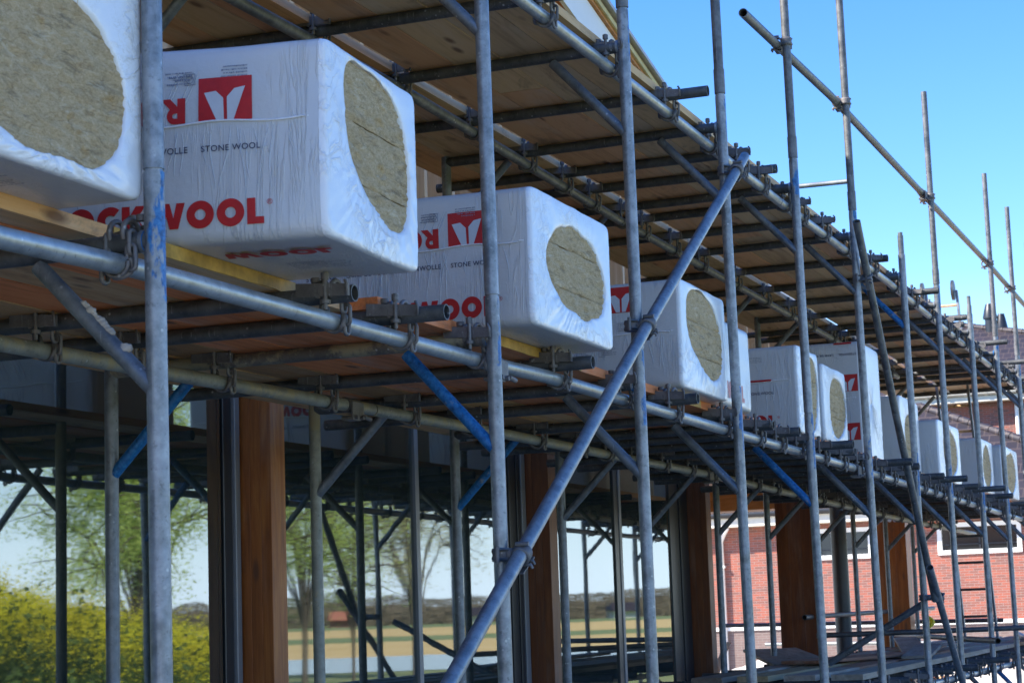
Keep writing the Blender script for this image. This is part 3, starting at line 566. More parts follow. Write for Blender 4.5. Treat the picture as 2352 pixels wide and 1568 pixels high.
# ------------------------------------------------------------ boards
def board(x0,x1,y0,y1,z,t,m,name='scaffold_board'):
    b=MB(); rng=random.Random(int(x0*91+y0*977+z*13)); k=6; vs=[]
    for i in range(k+1):
        x=x0+(x1-x0)*i/k; s=noise.noise(Vector((x*.7,y0*9,z)))*.003
        for (y,dz) in ((y0,0),(y1,0),(y1,t),(y0,t)): vs.append((x,y+noise.noise(Vector((x*1.3,y*3,z*5)))*.003,z+dz+s))
    fs=[(3,2,1,0)]
    for i in range(k):
        a=i*4
        for q in range(4): fs.append((a+q,a+(q+1)%4,a+4+(q+1)%4,a+4+q))
    fs.append((k*4,k*4+1,k*4+2,k*4+3)); b.add(vs,fs); return b.build(name,m)
rng=random.Random(11)
def deck(z,rows,segs,m,which,x_end):
    for r,(y0,y1) in enumerate(rows):
        cuts=[segs[0]]
        x=segs[0]+ (1.2 if r%2 else 3.2)+rng.uniform(-.3,.3)
        while x<x_end-1: cuts.append(x); x+=rng.uniform(3.9,4.4)
        cuts.append(x_end+rng.uniform(-.3,.3))
        if which=='lower' and r==0: cuts[1]=5.35
        for k,(a,c) in enumerate(zip(cuts[:-1],cuts[1:])):
            if which=='lower' and r==0: y0,y1=(2.555,2.645) if k==0 else (2.455,2.645)
            o=board(a+.004,c-.004,y0,y1,z+rng.uniform(0,.003),.036,m)
            tag(o,f'{which} deck plank, {ORD[r]} row from the outer edge, {ORD[k]} from the left','plank',f'planks of the {which} deck')
rl=[(2.44+i*.212,2.44+i*.212+.203) for i in range(7)]
deck(.917,rl,[2.2],WB,'lower',23.5)
ru=[(2.44+i*.212,2.44+i*.212+.206) for i in range(4)]+[(3.345+i*.212,3.345+i*.212+.205) for i in range(3)]
deck(2.297,ru,[4.6],WBU,'upper',22.6)
rb=[(2.46+i*.3,2.46+i*.3+.2) for i in range(4)]
deck(-.474,rb,[12.4],WGR,'bottom',23.5)
def yedge(x0,x1,z,lb):
    ye=2.5475 if x0<5.3 else 2.4475
    b=MB(); k=14; vs=[]
    for i in range(k+1):
        x=x0+(x1-x0)*i/k; d=.004*noise.noise(Vector((x*9,1,2)))
        vs+=[(x,ye,z+.001+d),(x,ye,z+.037),(x,ye+.004,z+.037),(x,ye+.004,z+.001+d)]
    b.add(vs,[(i*4+q,i*4+4+q,i*4+4+(q+1)%4,i*4+(q+1)%4) for i in range(k) for q in range(4)]); b.build('painted_edge',simple('worn_yellow_paint',(.50,.29,.06),.6,0,.45,10),FIRST_ROW[lb])
FIRST_ROW=sorted([o for o in COL.objects if o.name.startswith('scaffold_board') and o.get('label','').startswith('lower deck plank, first row')],key=lambda o:o.data.vertices[0].co.x)
def hold(x):
    for i,o in enumerate(FIRST_ROW):
        xs=[v.co.x for v in o.data.vertices]
        if min(xs)<=x<=max(xs): return i
    return 0
for (xa,xb) in ((2.6,3.35),(4.05,5.0),(6.2,7.2),(8.3,8.9)): yedge(xa,xb,.917,hold(xa))
# loose planks scattered on the bottom deck
for (c,ang,L,w,tilt,lb) in (((15.6,3.7,-.40),.35,2.2,.45,.03,'wide grey sheet of board lying loose at the bottom right, nearest'),((18.4,3.2,-.40),.20,3.6,.22,.02,'long pale plank lying askew on the bottom deck'),((15.2,3.05,-.41),-.25,1.9,.3,.0,'short plank lying crosswise on the bottom deck'),((16.4,2.75,-.40),.12,2.4,.22,.015,'pale plank along the outer edge of the bottom deck')):
    b=MB(); b.box((-L/2,-w/2,-.012),(L/2,w/2,.012),bev=.003); o=b.build('loose_plank',WGR); o.location=c; o.rotation_euler=(0,-tilt,ang); tag(o,lb,'plank')
for (p0,p1,lb,mm_) in (((17.9,3.95,-.28),(18.5,2.15,-.27),'short level tube at knee height behind the fifth lower upright from the right',GD),((19.0,4.3,-.12),(26.0,4.2,-.10),'level dark tube running behind the steel column near its foot',GD),((14.2,2.36,-.02),(14.4,4.0,-.95),'loose pole leaning under the bottom deck end',GB),((25.5,2.6,-.55),(25.9,6.4,-.5),'pale tube lying level in the sun beyond the scaffold',GL),((19.5,2.25,-.40),(23.8,2.9,-.41),'pale grey tube lying along the outer edge of the bottom deck',GL)):
    ledger([p0,p1],mm_,lb)
for k,(p0,p1,lb) in enumerate((((16.0,2.1,-.33),(22.5,4.1,-.36),'dark tube lying across the bottom deck under the ladder'),((23.4,3.0,-.25),(24.0,6.5,-.22),'dark tube behind the rightmost timber column'))):
    ledger([p0,p1],GD,lb)
# ------------------------------------------------------------ packages of stone wool
NP=24.0
def rr(th,hw,hh,r):     # rounded rectangle radius in direction th
    c,s=math.cos(th),math.sin(th); n_=NP
    return 1/((abs(c)/hw)**n_+(abs(s)/hh)**n_)**(1/n_)
def glyph_curves():
    """heavy geometric capitals, unit height, returned as spline lists [(points,cyclic)] with advance"""
    def circ(cx,cy,r,n=40,a0=0,a1=360): return [(cx+math.cos(R(a0+(a1-a0)*i/n))*r,cy+math.sin(R(a0+(a1-a0)*i/n))*r) for i in range(n if a1-a0==360 else n+1)]
    g={}
    g['O']=([circ(.54,.5,.54),circ(.54,.5,.21)],1.12)
    cc_=circ(.54,.5,.54,40,48,312); ci=[(x,y) for x,y in circ(.54,.5,.21,30,48,312)][::-1]; g['C']=([cc_+ci],.93)
    g['K']=([[(0,0),(.32,0),(.32,.40),(.58,0),(.98,0),(.62,.52),(.95,1),(.56,1),(.32,.62),(.32,1),(0,1)]],.97)
    g['W']=([[(.0,1),(.33,1),(.45,.42),(.60,1),(.86,1),(1.01,.42),(1.13,1),(1.46,1),(1.20,0),(.86,0),(.73,.5),(.60,0),(.26,0)]],1.46)
    g['L']=([[(0,0),(.66,0),(.66,.27),(.33,.27),(.33,1),(0,1)]],.70)
    arc=circ(.42,.68,.32,16,-90,90); arci=circ(.42,.68,.10,12,-90,90)
    g['R']=([[(0,0),(.32,0),(.32,.32),(.60,0),(.98,0),(.62,.40)]+arc[4:]+[(0,1)],[(.32,.58)]+arci+[(.32,.78)]],.86)
    return g
GLY=glyph_curves()
def word_mesh(word,h,mat_,name):
    cu=bpy.data.curves.new(name,'CURVE'); cu.dimensions='2D'; cu.fill_mode='BOTH'; x=0
    for ch in word:
        pol,adv=GLY[ch]
        for pts in pol:
            s=cu.splines.new('POLY'); s.points.add(len(pts)-1)
            for i,(a,b_) in enumerate(pts): s.points[i].co=((x+a)*h,b_*h,0,1)
            s.use_cyclic_u=True
        x+=adv+.07
    me=bake(bpy.data.objects.new(name,cu)); me.materials.clear(); me.materials.append(mat_); return me,(x-.07)*h
def text_mesh(t,h,mat_,bold=0.0):
    cu=bpy.data.curves.new('text','FONT'); cu.body=t; cu.size=h*1.38; cu.offset=bold*h; cu.space_character=1.08
    me=bake(bpy.data.objects.new('text',cu)); me.materials.clear(); me.materials.append(mat_)
    xs=[v.co.x for v in me.vertices]; return me,max(xs)
def logo_mesh():
    b=MB(); b.add([(0,0,0),(1,0,0),(1,1,0),(0,1,0)],[(0,1,2,3)],False,0)
    z=.012
    b.add([(.11,.66,z),(.33,.69,z),(.47,.52,z),(.48,.0+.02,z),(.34,.02,z)],[(0,4,3,2,1)],False,1)
    b.add([(.88,.76,z),(.68,.72,z),(.54,.54,z),(.54,.02,z),(.66,.02,z)],[(0,1,2,3,4)],False,1)
    me=bpy.data.meshes.new('logo'); me.from_pydata([(x,y*.82,z) for x,y,z in b.v],[],b.f); me.materials.append(RED); me.materials.append(PRW); me.polygons.foreach_set('material_index',b.mi); return me
def fine_print(rows,w,h,seed):       # lines of print too small to read
    b=MB(); r=random.Random(seed)
    for i in range(rows):
        x=0; y=-i*h*1.9
        lw=w*r.uniform(.6,1)
        while x<lw:
            k=h*r.uniform(.35,1.1); hh=h*r.choice((.6,.6,.85)); b.add([(x,y,0),(x+k,y,0),(x+k,y+hh,0),(x,y+hh,0)],[(0,1,2,3)]); x+=k+h*(.25 if r.random()<.8 else .8)
    me=bpy.data.meshes.new('fine_print'); me.from_pydata(b.v,[],b.f); me.materials.append(GRT); return me
def place(me,name,parent,u,z,flip,ctx,off=.003,right=None,scale=1):
    """lay flat lettering on the -X face. u = distance from the front (-Y) end, running away from the viewer's right"""
    o=bpy.data.objects.new(name,me); COL.objects.link(o); o.parent=parent
    # face frame: lettering x axis -> world -Y, lettering y -> +Z, normal -> -X
    m=Matrix(((0,0,-1),(-1,0,0),(0,1,0))).to_4x4()
    if flip: m=m@Matrix.Rotation(math.pi,4,'Z')
    ML=Matrix.Translation((-off,u,z))@m@Matrix.Scale(scale,4); o.matrix_local=ML
    if ctx is not None: # follow the bulge of the film
        me2=me.copy(); o.data=me2; inv=ML.inverted()
        bm=bmesh.new(); bm.from_mesh(me2); bmesh.ops.triangulate(bm,faces=bm.faces[:])
        bmesh.ops.subdivide_edges(bm,edges=[e for e in bm.edges if e.calc_length()*scale>.03],cuts=4)
        for v in bm.verts:
            p=ML@v.co; p.x+=ctx(p.y,p.z); v.co=inv@p
        bm.to_mesh(me2); bm.free()
    return o
def package(X,Yf,w,hgt,Ln,label,seed,hole=(.5,.5,.36,.38),z0=.955,variant='std',rot=0,side='text'):
    """stack of stone wool slabs in film; front end (with the opening) faces -Y. local origin = near lower corner"""
    e=empty('insulation_package',(X,Yf,z0),label,'package','stone wool packages on the lower deck'); e.rotation_euler=(0,0,rot)
    hw,hh=w/2,hgt/2; NT=176; rng=random.Random(seed)
    def pt(th,k,y,infl=0):
        r=rr(th,hw,hh,.05)*k
        x=math.cos(th)*r; z=math.sin(th)*r
        nb=noise.noise(Vector((x*4+seed,y*3,z*4)))*.006+noise.noise(Vector((x*11+seed,y*9,z*11)))*.0022
        L=math.hypot(x,z) or 1
        bot=1 if z>-hh*.93 else .25
        return Vector((hw+x*(1+nb/L*bot*(k>.85)),y,hh+z*(1+nb/L*bot*(k>.85))))
    hx,hz,hrx,hrz=hole[:4] if len(hole)==4 else (.5,.5,.3,.3); he=2.15
    if len(hole)>4:
        cxh=sum(p[0] for p in hole)/len(hole); czh=sum(p[1] for p in hole)/len(hole); hx,hz=cxh,czh
        pol=sorted((math.atan2((p[1]-czh)*hgt,(p[0]-cxh)*w)%(2*math.pi),math.hypot((p[1]-czh)*hgt,(p[0]-cxh)*w)) for p in hole)
        hrx=.3
    def hpt(th):
        if len(hole)>4:
            t=th%(2*math.pi); n_=len(pol)
            for i in range(n_):
                a0,r0=pol[i]; a1,r1=pol[(i+1)%n_]; sp=(a1-a0)%(2*math.pi); d=(t-a0)%(2*math.pi)
                if d<=sp:
                    f=d/sp; rp=pol[i-1][1]; rn=pol[(i+2)%n_][1]
                    r=.5*((2*r0)+(r1-rp)*f+(2*rp-5*r0+4*r1-rn)*f*f+(3*r0-rp-3*r1+rn)*f**3); break
            r*=1+.012*noise.noise(Vector((math.cos(th)*6,math.sin(th)*6,seed)))
            return Vector((hx*w+math.cos(th)*r,0,hz*hgt+math.sin(th)*r))
        c,s=math.cos(th),math.sin(th); r=1/((abs(c)/(hrx*w))**he+(abs(s)/(hrz*hgt))**he)**(1/he)
        r*=1+.05*math.sin(th*2+seed)+.04*math.sin(th*3+seed*2)+.008*noise.noise(Vector((c*6,s*6,seed)))
        return Vector((hx*w+c*r,0,hz*hgt+s*r))
    rings=[]; 
    ths=[2*math.pi*i/NT for i in range(NT)]
    ring=[hpt(t)+Vector((0,.012,0)) for t in ths]; rings.append(ring)
    rings.append([hpt(t)+(hpt(t)-Vector((hx*w,0,hz*hgt))).normalized()*.003+Vector((0,.002,0)) for t in ths])
    NR=14
    for j in range(1,NR+1):
        f=j/NR; row=[]
        for t in ths:
            a=hpt(t); o=pt(t,.972,0); p=a.lerp(o,f)
            wr=noise.noise(Vector((t*13,seed,f*1.2)))*.4+abs(noise.noise(Vector((t*24,seed+3,f*1.6))))*-.9+noise.noise(Vector((t*55,seed+3,f*2.2)))*.25
            low_=max(0,-math.sin(t))
            y=-.003*math.sin(f*math.pi) + wr*.0065*(1-f*.6)*(0.5+1.3*low_)
            row.append(Vector((p.x,y,p.z)))
        rings.append(row)
    # rounded rim
    rad=.016
    for a in (15,30,45,60,75,90):
        k=.972+.028*math.sin(R(a)); y=rad*(1-math.cos(R(a))); rings.append([pt(t,k,y) for t in ths])
    nf=len(rings)
    NL=26
    for j in range(1,NL+1): rings.append([pt(t,1,rad+(Ln-2*rad)*j/NL) for t in ths])
    for a in (60,30,0): rings.append([pt(t,.94+.06*math.sin(R(a)),Ln-rad*math.sin(R(a))) for t in ths])
    b=MB(); vs=[p for r_ in rings for p in r_]; fs=[]; mi=[]
    for i in range(len(rings)-1):
        for j in range(NT):
            f=(i*NT+j,i*NT+(j+1)%NT,(i+1)*NT+(j+1)%NT,(i+1)*NT+j); fs.append(f)
    b.add(vs,fs,True,0); cap=[pt(t,.94,Ln) for t in ths]; b.add(cap,[tuple(range(NT))],False,0)
    n1=(nf+1)*NT
    b.mi=[1 if k<n1-2*NT else 0 for k in range(len(b.f))]
    b.build('film_wrap',[FG,FW],e)
    # wool slabs
    ns=1 if seed==1 else 3; 
    for s in range(ns):
        za=.018+(hgt-.036)*s/ns+.001; zb=.018+(hgt-.036)*(s+1)/ns-.001; sb=MB(); nx,nz=(80,70) if seed==1 else (60,20); y0=.004+rng.uniform(0,.002)
        g=[]
        for jz in range(nz+1):
            for ix in range(nx+1):
                x=.018+(w-.036)*ix/nx; z=za+(zb-za)*jz/nz; ed=min(jz,nz-jz); y=y0+noise.noise(Vector((x*14,seed+s,z*60)))*.006+noise.noise(Vector((x*45,seed+s,z*140)))*.0035+max(0,noise.noise(Vector((x*19+3,seed+s,z*23)))-.52)*.10+(.003 if ed==0 else 0)
                g.append((x,y,z))
        sb.add(g,[(jz*(nx+1)+ix,jz*(nx+1)+ix+1,(jz+1)*(nx+1)+ix+1,(jz+1)*(nx+1)+ix) for jz in range(nz) for ix in range(nx)],True)
        sb.box((.018,y0+.006,za),(w-.018,Ln-.04,zb)); sb.build('wool_slab',WOOL,e)
    # outward film surface at (y,z) on the -X side
    def surf(y,z):
        zz=z-hh; x0=-hw*(max(0,1-(abs(zz)/hh)**NP))**(1/NP); L=math.hypot(x0,zz)
        nb=noise.noise(Vector((x0*4+seed,y*3,zz*4)))*.006+noise.noise(Vector((x0*11+seed,y*9,zz*11)))*.0022
        return hw+x0*(1+nb/L)
    sf=surf
    zs=hgt*.60 if variant=='std' else hgt*.52
    if variant!='plain':
        # weld seam round the pack
        b=MB(); pts=[Vector((sf(y,zs+.004*math.sin(y*21+seed))-.003,y,zs+.004*math.sin(y*21+seed))) for y in [.05+i*.02 for i in range(int((Ln-.1)/.02))]]
        b.tube(pts,.0028,6)
        fr_=[Vector((.045-.045*math.cos(R(a)),.05-.045*math.sin(R(a))-.004,zs)) for a in (0,30,60,90)]
        b.tube(fr_+[Vector((.045+i*.02,-.002,zs-.0015*i)) for i in range(1,max(2,int((hpt(math.pi).x-.075)/.02)))],.0026,6); b.build('weld_seam',FW,e)
    if variant in('std','turned','tall'):
        b=MB(); rc=random.Random(seed*7)
        for i in range(26):
            y=.08+rc.uniform(0,min(.62,Ln-.3)); z1=zs-rc.uniform(.004,.03); ln=rc.uniform(.05,.20)*hgt/.47; dy=rc.uniform(-.2,.25)*ln
            q=[]; rs=[]
            for k in range(7):
                f=k/6; yy=y+dy*f+.004*math.sin(f*5+i); zz=max(.04,z1-ln*f); q.append(Vector((sf(yy,zz)-.0012,yy,zz))); rs.append(.0004+.0019*math.sin(math.pi*min(1,f+.04))**.8*rc.uniform(.6,1))
            b.tube(q,.002,6,rs=rs)
        for i in range(10):
            y=.30+rc.uniform(0,.35); z1=hgt*.93; ln=rc.uniform(.08,.16); q=[];rs=[]
            for k in range(6):
                f=k/5; yy=y+ln*.45*f; zz=z1-ln*f-.03; q.append(Vector((sf(yy,zz)-.001,yy,zz))); rs.append(.0004+.0013*math.sin(math.pi*min(1,f+.05)))
            b.tube(q,.002,6,rs=rs)
        b.build('film_creases',FCR,e)
    du=.028 if seed==2 else 0
    if variant=='std':
        me,W_=word_mesh('ROCKWOOL',.063*hgt/.47,RED,'lettering'); lw=.585 if seed==2 else .60; place(me,'lettering',e,du+.13+lw,.04,False,sf,scale=lw/W_)
        me,W_=text_mesh('®',.014,RED); place(me,'lettering',e,du+.125,.088,False,sf)
        u=.14+du
        for t,wd in (('STONE WOOL',.155),('STEINWOLLE',.145),('LAINE DE ROCHE',.175),('STEENWOL',.12)):
            me,W_=text_mesh(t,.019,BLU,.012); place(me,'lettering',e,u+wd,hgt*.455,False,sf,scale=wd/W_); u+=wd+.035
        if seed==6:
            b=MB(); b.tube([Vector((sf(.15+i*.02,zs)-.004,.15+i*.02,zs+.006)) for i in range(8)],.006,6); b.build('red_tape',RED,e)
        else: me=logo_mesh(); o=place(me,'logo_patch',e,du+.16+.14,hgt*.605,False,sf,scale=.14)
        me,W_=word_mesh('ROCKWOOL',.05,RED,'lettering'); place(me,'lettering',e,du+.335,hgt*.615+.062,True,sf,scale=.60/W_*.98)
        for i,u in enumerate((.20,.345,.46,.58,.70)):
            me=fine_print(4 if i!=1 else 3,.07,.0045,seed+i); place(me,'fine_print',e,u,hgt*.97-.02-.05,True,sf)
            if i==0: continue
            me=fine_print(3,.06,.0045,seed+i+20); place(me,'fine_print',e,u+.005,hgt*.87-.03,True,sf)
        for i,u in enumerate((.365,.49)):
            b=MB()
            q=[(0,0),(.028,0),(.028,.028),(0,.028)]
            for a,c in zip(q,q[1:]+q[:1]): b.tube([(a[0],a[1],0),(c[0],c[1],0)],.0009,4)
            b.tube([(.014+.010*math.cos(k*.7),.014+.010*math.sin(k*.7),0) for k in range(9)],.0008,4,closed=True); b.tube([(.006,.006,0),(.022,.022,0)],.0008,4)
            me=bpy.data.meshes.new('pictogram'); me.from_pydata(b.v,[],b.f); me.materials.append(GRT); place(me,'pictogram',e,u,hgt*.80,False,None,off=.004)
    elif variant=='turned':
        me=logo_mesh(); place(me,'logo_patch',e,.20+.14,hgt*.72,False,sf,scale=.14)
        for i,(u,z) in enumerate(((.22,.30),(.34,.30),(.30,.20),(.42,.18),(.16,.22),(.45,.30))):
            me=fine_print(5,.07,.0045,seed+i); place(me,'fine_print',e,u+.07,z,False,sf)
        b=MB(); q=[(0,0),(.028,0),(.028,.028),(0,.028)]
        for a,c in zip(q,q[1:]+q[:1]): b.tube([(a[0],a[1],0),(c[0],c[1],0)],.0009,4)
        me=bpy.data.meshes.new('pictogram'); me.from_pydata(b.v,[],b.f); me.materials.append(GRT); place(me,'pictogram',e,.38,.16,False,None,off=.004)
    elif variant=='tall':
        for z in (.13,.46): place(logo_mesh(),'logo_patch',e,.02+.14,z,False,sf,scale=.14)
        u=.02
        for t,wd in (('STEENWOL',.12),('LAINE DE ROCHE',.175),('STEINWOLLE',.145)):
            for z in (.70,.02): me,W_=text_mesh(t,.019,BLU,.012); place(me,'lettering',e,u,z+.02,True,sf,scale=wd/W_)
            u+=wd+.035
        for i in range(4): place(fine_print(5,.07,.0045,seed+i),'fine_print',e,.10+.12*i,.36,True,sf)
        b=MB(); b.tube([Vector((-.003,.05+i*.03,hgt*.985)) for i in range(5)],.006,6); b.build('red_tape',RED,e)
    if variant=='std' and seed in (1,2):     # printing under the pack
        me,W_=word_mesh('WOOL',.05,RED,'lettering'); o=bpy.data.objects.new('lettering',me); COL.objects.link(o); o.parent=e
        o.matrix_local=Matrix.Translation((.14,.27,-.001))@Matrix(((0,1,0),(-1,0,0),(0,0,-1))).to_4x4()@Matrix.Scale(.30/W_,4)@Matrix.Translation((-.06,0,.004))
        me=fine_print(8,.16,.007,77); o=bpy.data.objects.new('stock_label',me); COL.objects.link(o); o.parent=e; o.matrix_local=Matrix.Translation((.42,.25,-.004))@Matrix(((0,1,0),(-1,0,0),(0,0,-1))).to_4x4()
    return e
package(3.115,2.345,.74,.62,1.0,'nearest package at the left edge, big oval of wool showing',1,hole=((.885,.41),(.875,.22),(.80,.11),(.55,.065),(.29,.09),(.10,.2),(.05,.45),(.18,.66),(.42,.70),(.62,.64),(.80,.53)))
P2=package(4.41,2.155,.655,.515,1.15,'second package from the left, large red lettering, tall oval opening',2,hole=((.21,.70),(.24,.93),(.42,.955),(.62,.93),(.80,.82),(.885,.62),(.90,.42),(.84,.22),(.70,.18),(.53,.24),(.36,.36),(.25,.50)))
P2.rotation_euler=(0,0,.055)
def skew(e,k):
    for c in e.children:
        me=c.data if c.data.users==1 else c.data.copy(); c.data=me; b_=c.matrix_basis.copy(); m3=b_
        for v in me.vertices:
            p=m3@v.co; p.x-=k*p.y; v.co=p
        c.matrix_basis=Matrix.Identity(4)
skew(P2,.13)
package(6.15,2.25,.85,.475,1.15,'third package from the left, red square logo, smaller round opening',3,hole=((.17,.5),(.24,.68),(.42,.81),(.62,.80),(.80,.70),(.90,.52),(.885,.33),(.72,.20),(.5,.20),(.30,.29)))
package(8.31,2.36,.76,.485,1.1,'fourth package from the left, crumpled film, behind the long diagonal brace',4,hole=((.13,.62),(.17,.86),(.34,.95),(.58,.92),(.80,.78),(.90,.55),(.88,.30),(.72,.17),(.52,.20),(.34,.33),(.20,.45)),variant='turned')
package(10.97,2.45,.55,.50,1.1,'grey-sided package of a close pair, nearer of the two, partly behind the fifth upright',6,hole=(.58,.5,.36,.42))
package(11.60,2.44,.66,.46,1.1,'farther package of the close pair, standing left of the tall upright package',7,hole=(.60,.48,.34,.40),variant='plain')
package(13.30,2.54,.70,.80,1.2,'tall package standing on its side with two red square logos',8,hole=(.5,.5,.008,.008),variant='tall')
package(15.10,2.60,.84,.60,1.1,'package just right of the tall upright one, partly behind the steep brace',9,hole=(.55,.45,.32,.36),variant='plain')
package(16.12,2.48,1.15,.49,1.1,'fourth package from the right end of the row, broad rounded opening',10,hole=(.52,.52,.33,.38),variant='plain')
package(18.25,2.45,.90,.49,1.1,'second package from the right end, narrow opening',11,hole=(.52,.5,.32,.37),variant='plain')
package(19.25,2.38,1.2,.49,1.1,'package at the right edge of the picture, broad opening',12,hole=(.52,.5,.36,.38),variant='plain')
# package lying lengthwise behind the fourth one: its long side faces the street
e5=package(9.05,3.05,.62,.42,1.15,'x',5,hole=(.5,.5,.3,.3),variant='plain',rot=-math.pi/2); e5.location=(8.98,3.03,.955); e5['label']='package lying lengthwise behind the fourth upright, faded red lettering on its bright long side'
e5.rotation_euler=(0,0,-math.pi/2)
me,W_=word_mesh('ROCKWOOL',.06,PRR,'lettering'); o=bpy.data.objects.new('lettering',me); COL.objects.link(o); o.parent=e5
e5.location=(8.98,3.03,.955); e5.rotation_euler=(0,0,math.pi/2)
e5.location=(9.72,2.41,.955)
o.matrix_local=Matrix.Translation((-.006,.88,.04))@Matrix(((0,0,-1),(-1,0,0),(0,1,0))).to_4x4()@Matrix.Scale(.72/W_,4)
# ------------------------------------------------------------ brick building behind
def brick(name,c1,c2,mo,ax):
    m,n,p,l=mat(name); tc=n.nodes.new('ShaderNodeTexCoord'); sx=n.nodes.new('ShaderNodeSeparateXYZ'); cx=n.nodes.new('ShaderNodeCombineXYZ'); l.new(tc.outputs['Object'],sx.inputs[0]); l.new(sx.outputs[1 if ax=='x' else 0],cx.inputs[0]); l.new(sx.outputs[2],cx.inputs[1])
    bt=n.nodes.new('ShaderNodeTexBrick'); bt.inputs['Color1'].default_value=(*c1,1); bt.inputs['Color2'].default_value=(*c2,1); bt.inputs['Mortar'].default_value=(*mo,1)
    bt.inputs['Scale'].default_value=1; bt.inputs['Brick Width'].default_value=.22; bt.inputs['Row Height'].default_value=.0625; bt.inputs['Mortar Size'].default_value=.006; bt.inputs['Mortar Smooth'].default_value=.2; bt.inputs['Bias'].default_value=-.1
    l.new(cx.outputs[0],bt.inputs['Vector']); nz=noi(n,l,cx.outputs[0],6,4); c=mix(n,l,.25,bt.outputs['Color'],ramp(n,l,nz,[(.3,tuple(x*.7 for x in c1)),(.7,tuple(min(1,x*1.3) for x in c2))]).outputs[0])
    l.new(c,p.inputs['Base Color']); p.inputs['Roughness'].default_value=.9; bump(n,l,p,bt.outputs['Fac'],-.3,.01); return m
BR=brick('red_brick',(.38,.105,.065),(.15,.085,.075),(.34,.27,.235),'x'); BR2=brick('brown_brick_plinth',(.22,.15,.13),(.16,.11,.10),(.26,.24,.22),'x'); BR3=brick('red_brick_side',(.42,.13,.085),(.30,.115,.085),(.30,.24,.20),'y')
mt,n,p,l=mat('roof_tiles'); tc=n.nodes.new('ShaderNodeTexCoord'); sx=n.nodes.new('ShaderNodeSeparateXYZ'); cx=n.nodes.new('ShaderNodeCombineXYZ'); l.new(tc.outputs['Object'],sx.inputs[0]); l.new(sx.outputs[1],cx.inputs[0]); l.new(sx.outputs[2],cx.inputs[1])
bt=n.nodes.new('ShaderNodeTexBrick'); bt.inputs['Color1'].default_value=(.022,.018,.024,1); bt.inputs['Color2'].default_value=(.04,.03,.036,1); bt.inputs['Mortar'].default_value=(.075,.055,.05,1); bt.inputs['Scale'].default_value=1; bt.inputs['Brick Width'].default_value=.30; bt.inputs['Row Height'].default_value=.22; bt.inputs['Mortar Size'].default_value=.018; bt.inputs['Mortar Smooth'].default_value=.4
l.new(cx.outputs[0],bt.inputs['Vector']); l.new(bt.outputs['Color'],p.inputs['Base Color']); p.inputs['Roughness'].default_value=.6; bump(n,l,p,bt.outputs['Fac'],-.6,.04); TILE=mt
g=empty('brick_garage_block',(54,9,G),'single-storey red brick building with white window frames, seen under the scaffold','building')
YA,YB=2.4,17.0; XW=50.0; ZE=2.02; ZB=-.55
def wall_with_holes(b,X,y0,y1,z0,z1,holes):
    ys=sorted(set([y0,y1]+[v for h_ in holes for v in h_[:2]])); zs=sorted(set([z0,z1]+[v for h_ in holes for v in h_[2:]]))
    for a,c in zip(ys[:-1],ys[1:]):
        for d,f in zip(zs[:-1],zs[1:]):
            if any(h_[0]<=a and c<=h_[1] and h_[2]<=d and f<=h_[3] for h_ in holes): continue
            b.add([(X,a,d),(X,a,f),(X,c,f),(X,c,d)],[(0,1,2,3)])
wins=[(5.85,7.85,1.12,1.86),(9.5,10.9,1.12,1.86),(12.9+1.2,15.4,1.12,1.86)]
holes=wins
b=MB(); wall_with_holes(b,XW,YA,YB,ZB+.04,ZE,holes); b.box((XW,YB,G),(XW+8,YB+.2,ZE)); b.box((XW,YA-.2,G),(XW+8,YA,ZE)); put(b.build('wall',BR),g)
b=MB(); wall_with_holes(b,XW-.006,YA,YB,G,ZB-.05,[]); put(b.build('plinth',BR2),g)
b=MB(); b.box((XW-.05,YA,ZB-.05),(XW+.05,YB,ZB+.04)); put(b.build('white_band',WHT),g)
GLD=simple('dark_glass',(.015,.018,.02),.08,0,.05,3,0)
for (y0,y1,z0,z1) in wins:
    f=MB(); t=.09; f.box((XW-.05,y0-.02,z0-.02),(XW+.08,y1+.02,z0+t)); f.box((XW-.05,y0-.02,z1-t),(XW+.08,y1+.02,z1+.02)); f.box((XW-.05,y0-.02,z0+t),(XW+.08,y0+t,z1-t)); f.box((XW-.05,y1-t,z0+t),(XW+.08,y1+.02,z1-t)); w_=put(f.build('window',WHT),g)
    f=MB(); f.box((XW+.05,y0+t,z0+t),(XW+.06,y1-t,z1-t)); k=f.build('pane',GLD,w_)
    f=MB(); ym=(y0+y1)/2; f.box((XW+.02,ym-.02,z0+t),(XW+.048,ym+.02,z1-t)); f.box((XW+.02,y0+t,z0+t+.12),(XW+.048,y1-t,z0+t+.15)); f.build('glazing_bar',BLK,w_)
b=MB(); b.box((XW-.45,YA-.3,ZE),(XW+.1,YB+.3,ZE+.26)); put(b.build('fascia',CRM),g)
b=MB(); b.tube([(XW-.52,YA-.3,ZE+.30),(XW-.52,YB+.3,ZE+.30)],.08,12); put(b.build('gutter',BLK),g)
b=MB(); b.tube([(XW-.40,13.1,ZE-.02),(XW-.25,13.25,ZE-.2),(XW-.09,13.36,ZE-.36),(XW-.09,13.36,G)],.05,12); b.box((XW-.15,13.29,1.0),(XW-.002,13.43,1.06)); put(b.build('downpipe',WHT),g)
b=MB(); RH=5.15   # hip roof
b.add([(XW-.55,YA-.4,ZE+.27),(XW-.55,YB+.4,ZE+.27),(XW+8.5,YB+.4,ZE+.27),(XW+8.5,YA-.4,ZE+.27),(XW+4,8.7,RH),(XW+4,14.0,RH)],[(0,4,5,1),(0,3,4),(3,2,5,4),(1,5,2)]); put(b.build('roof',TILE),g)
b=MB()
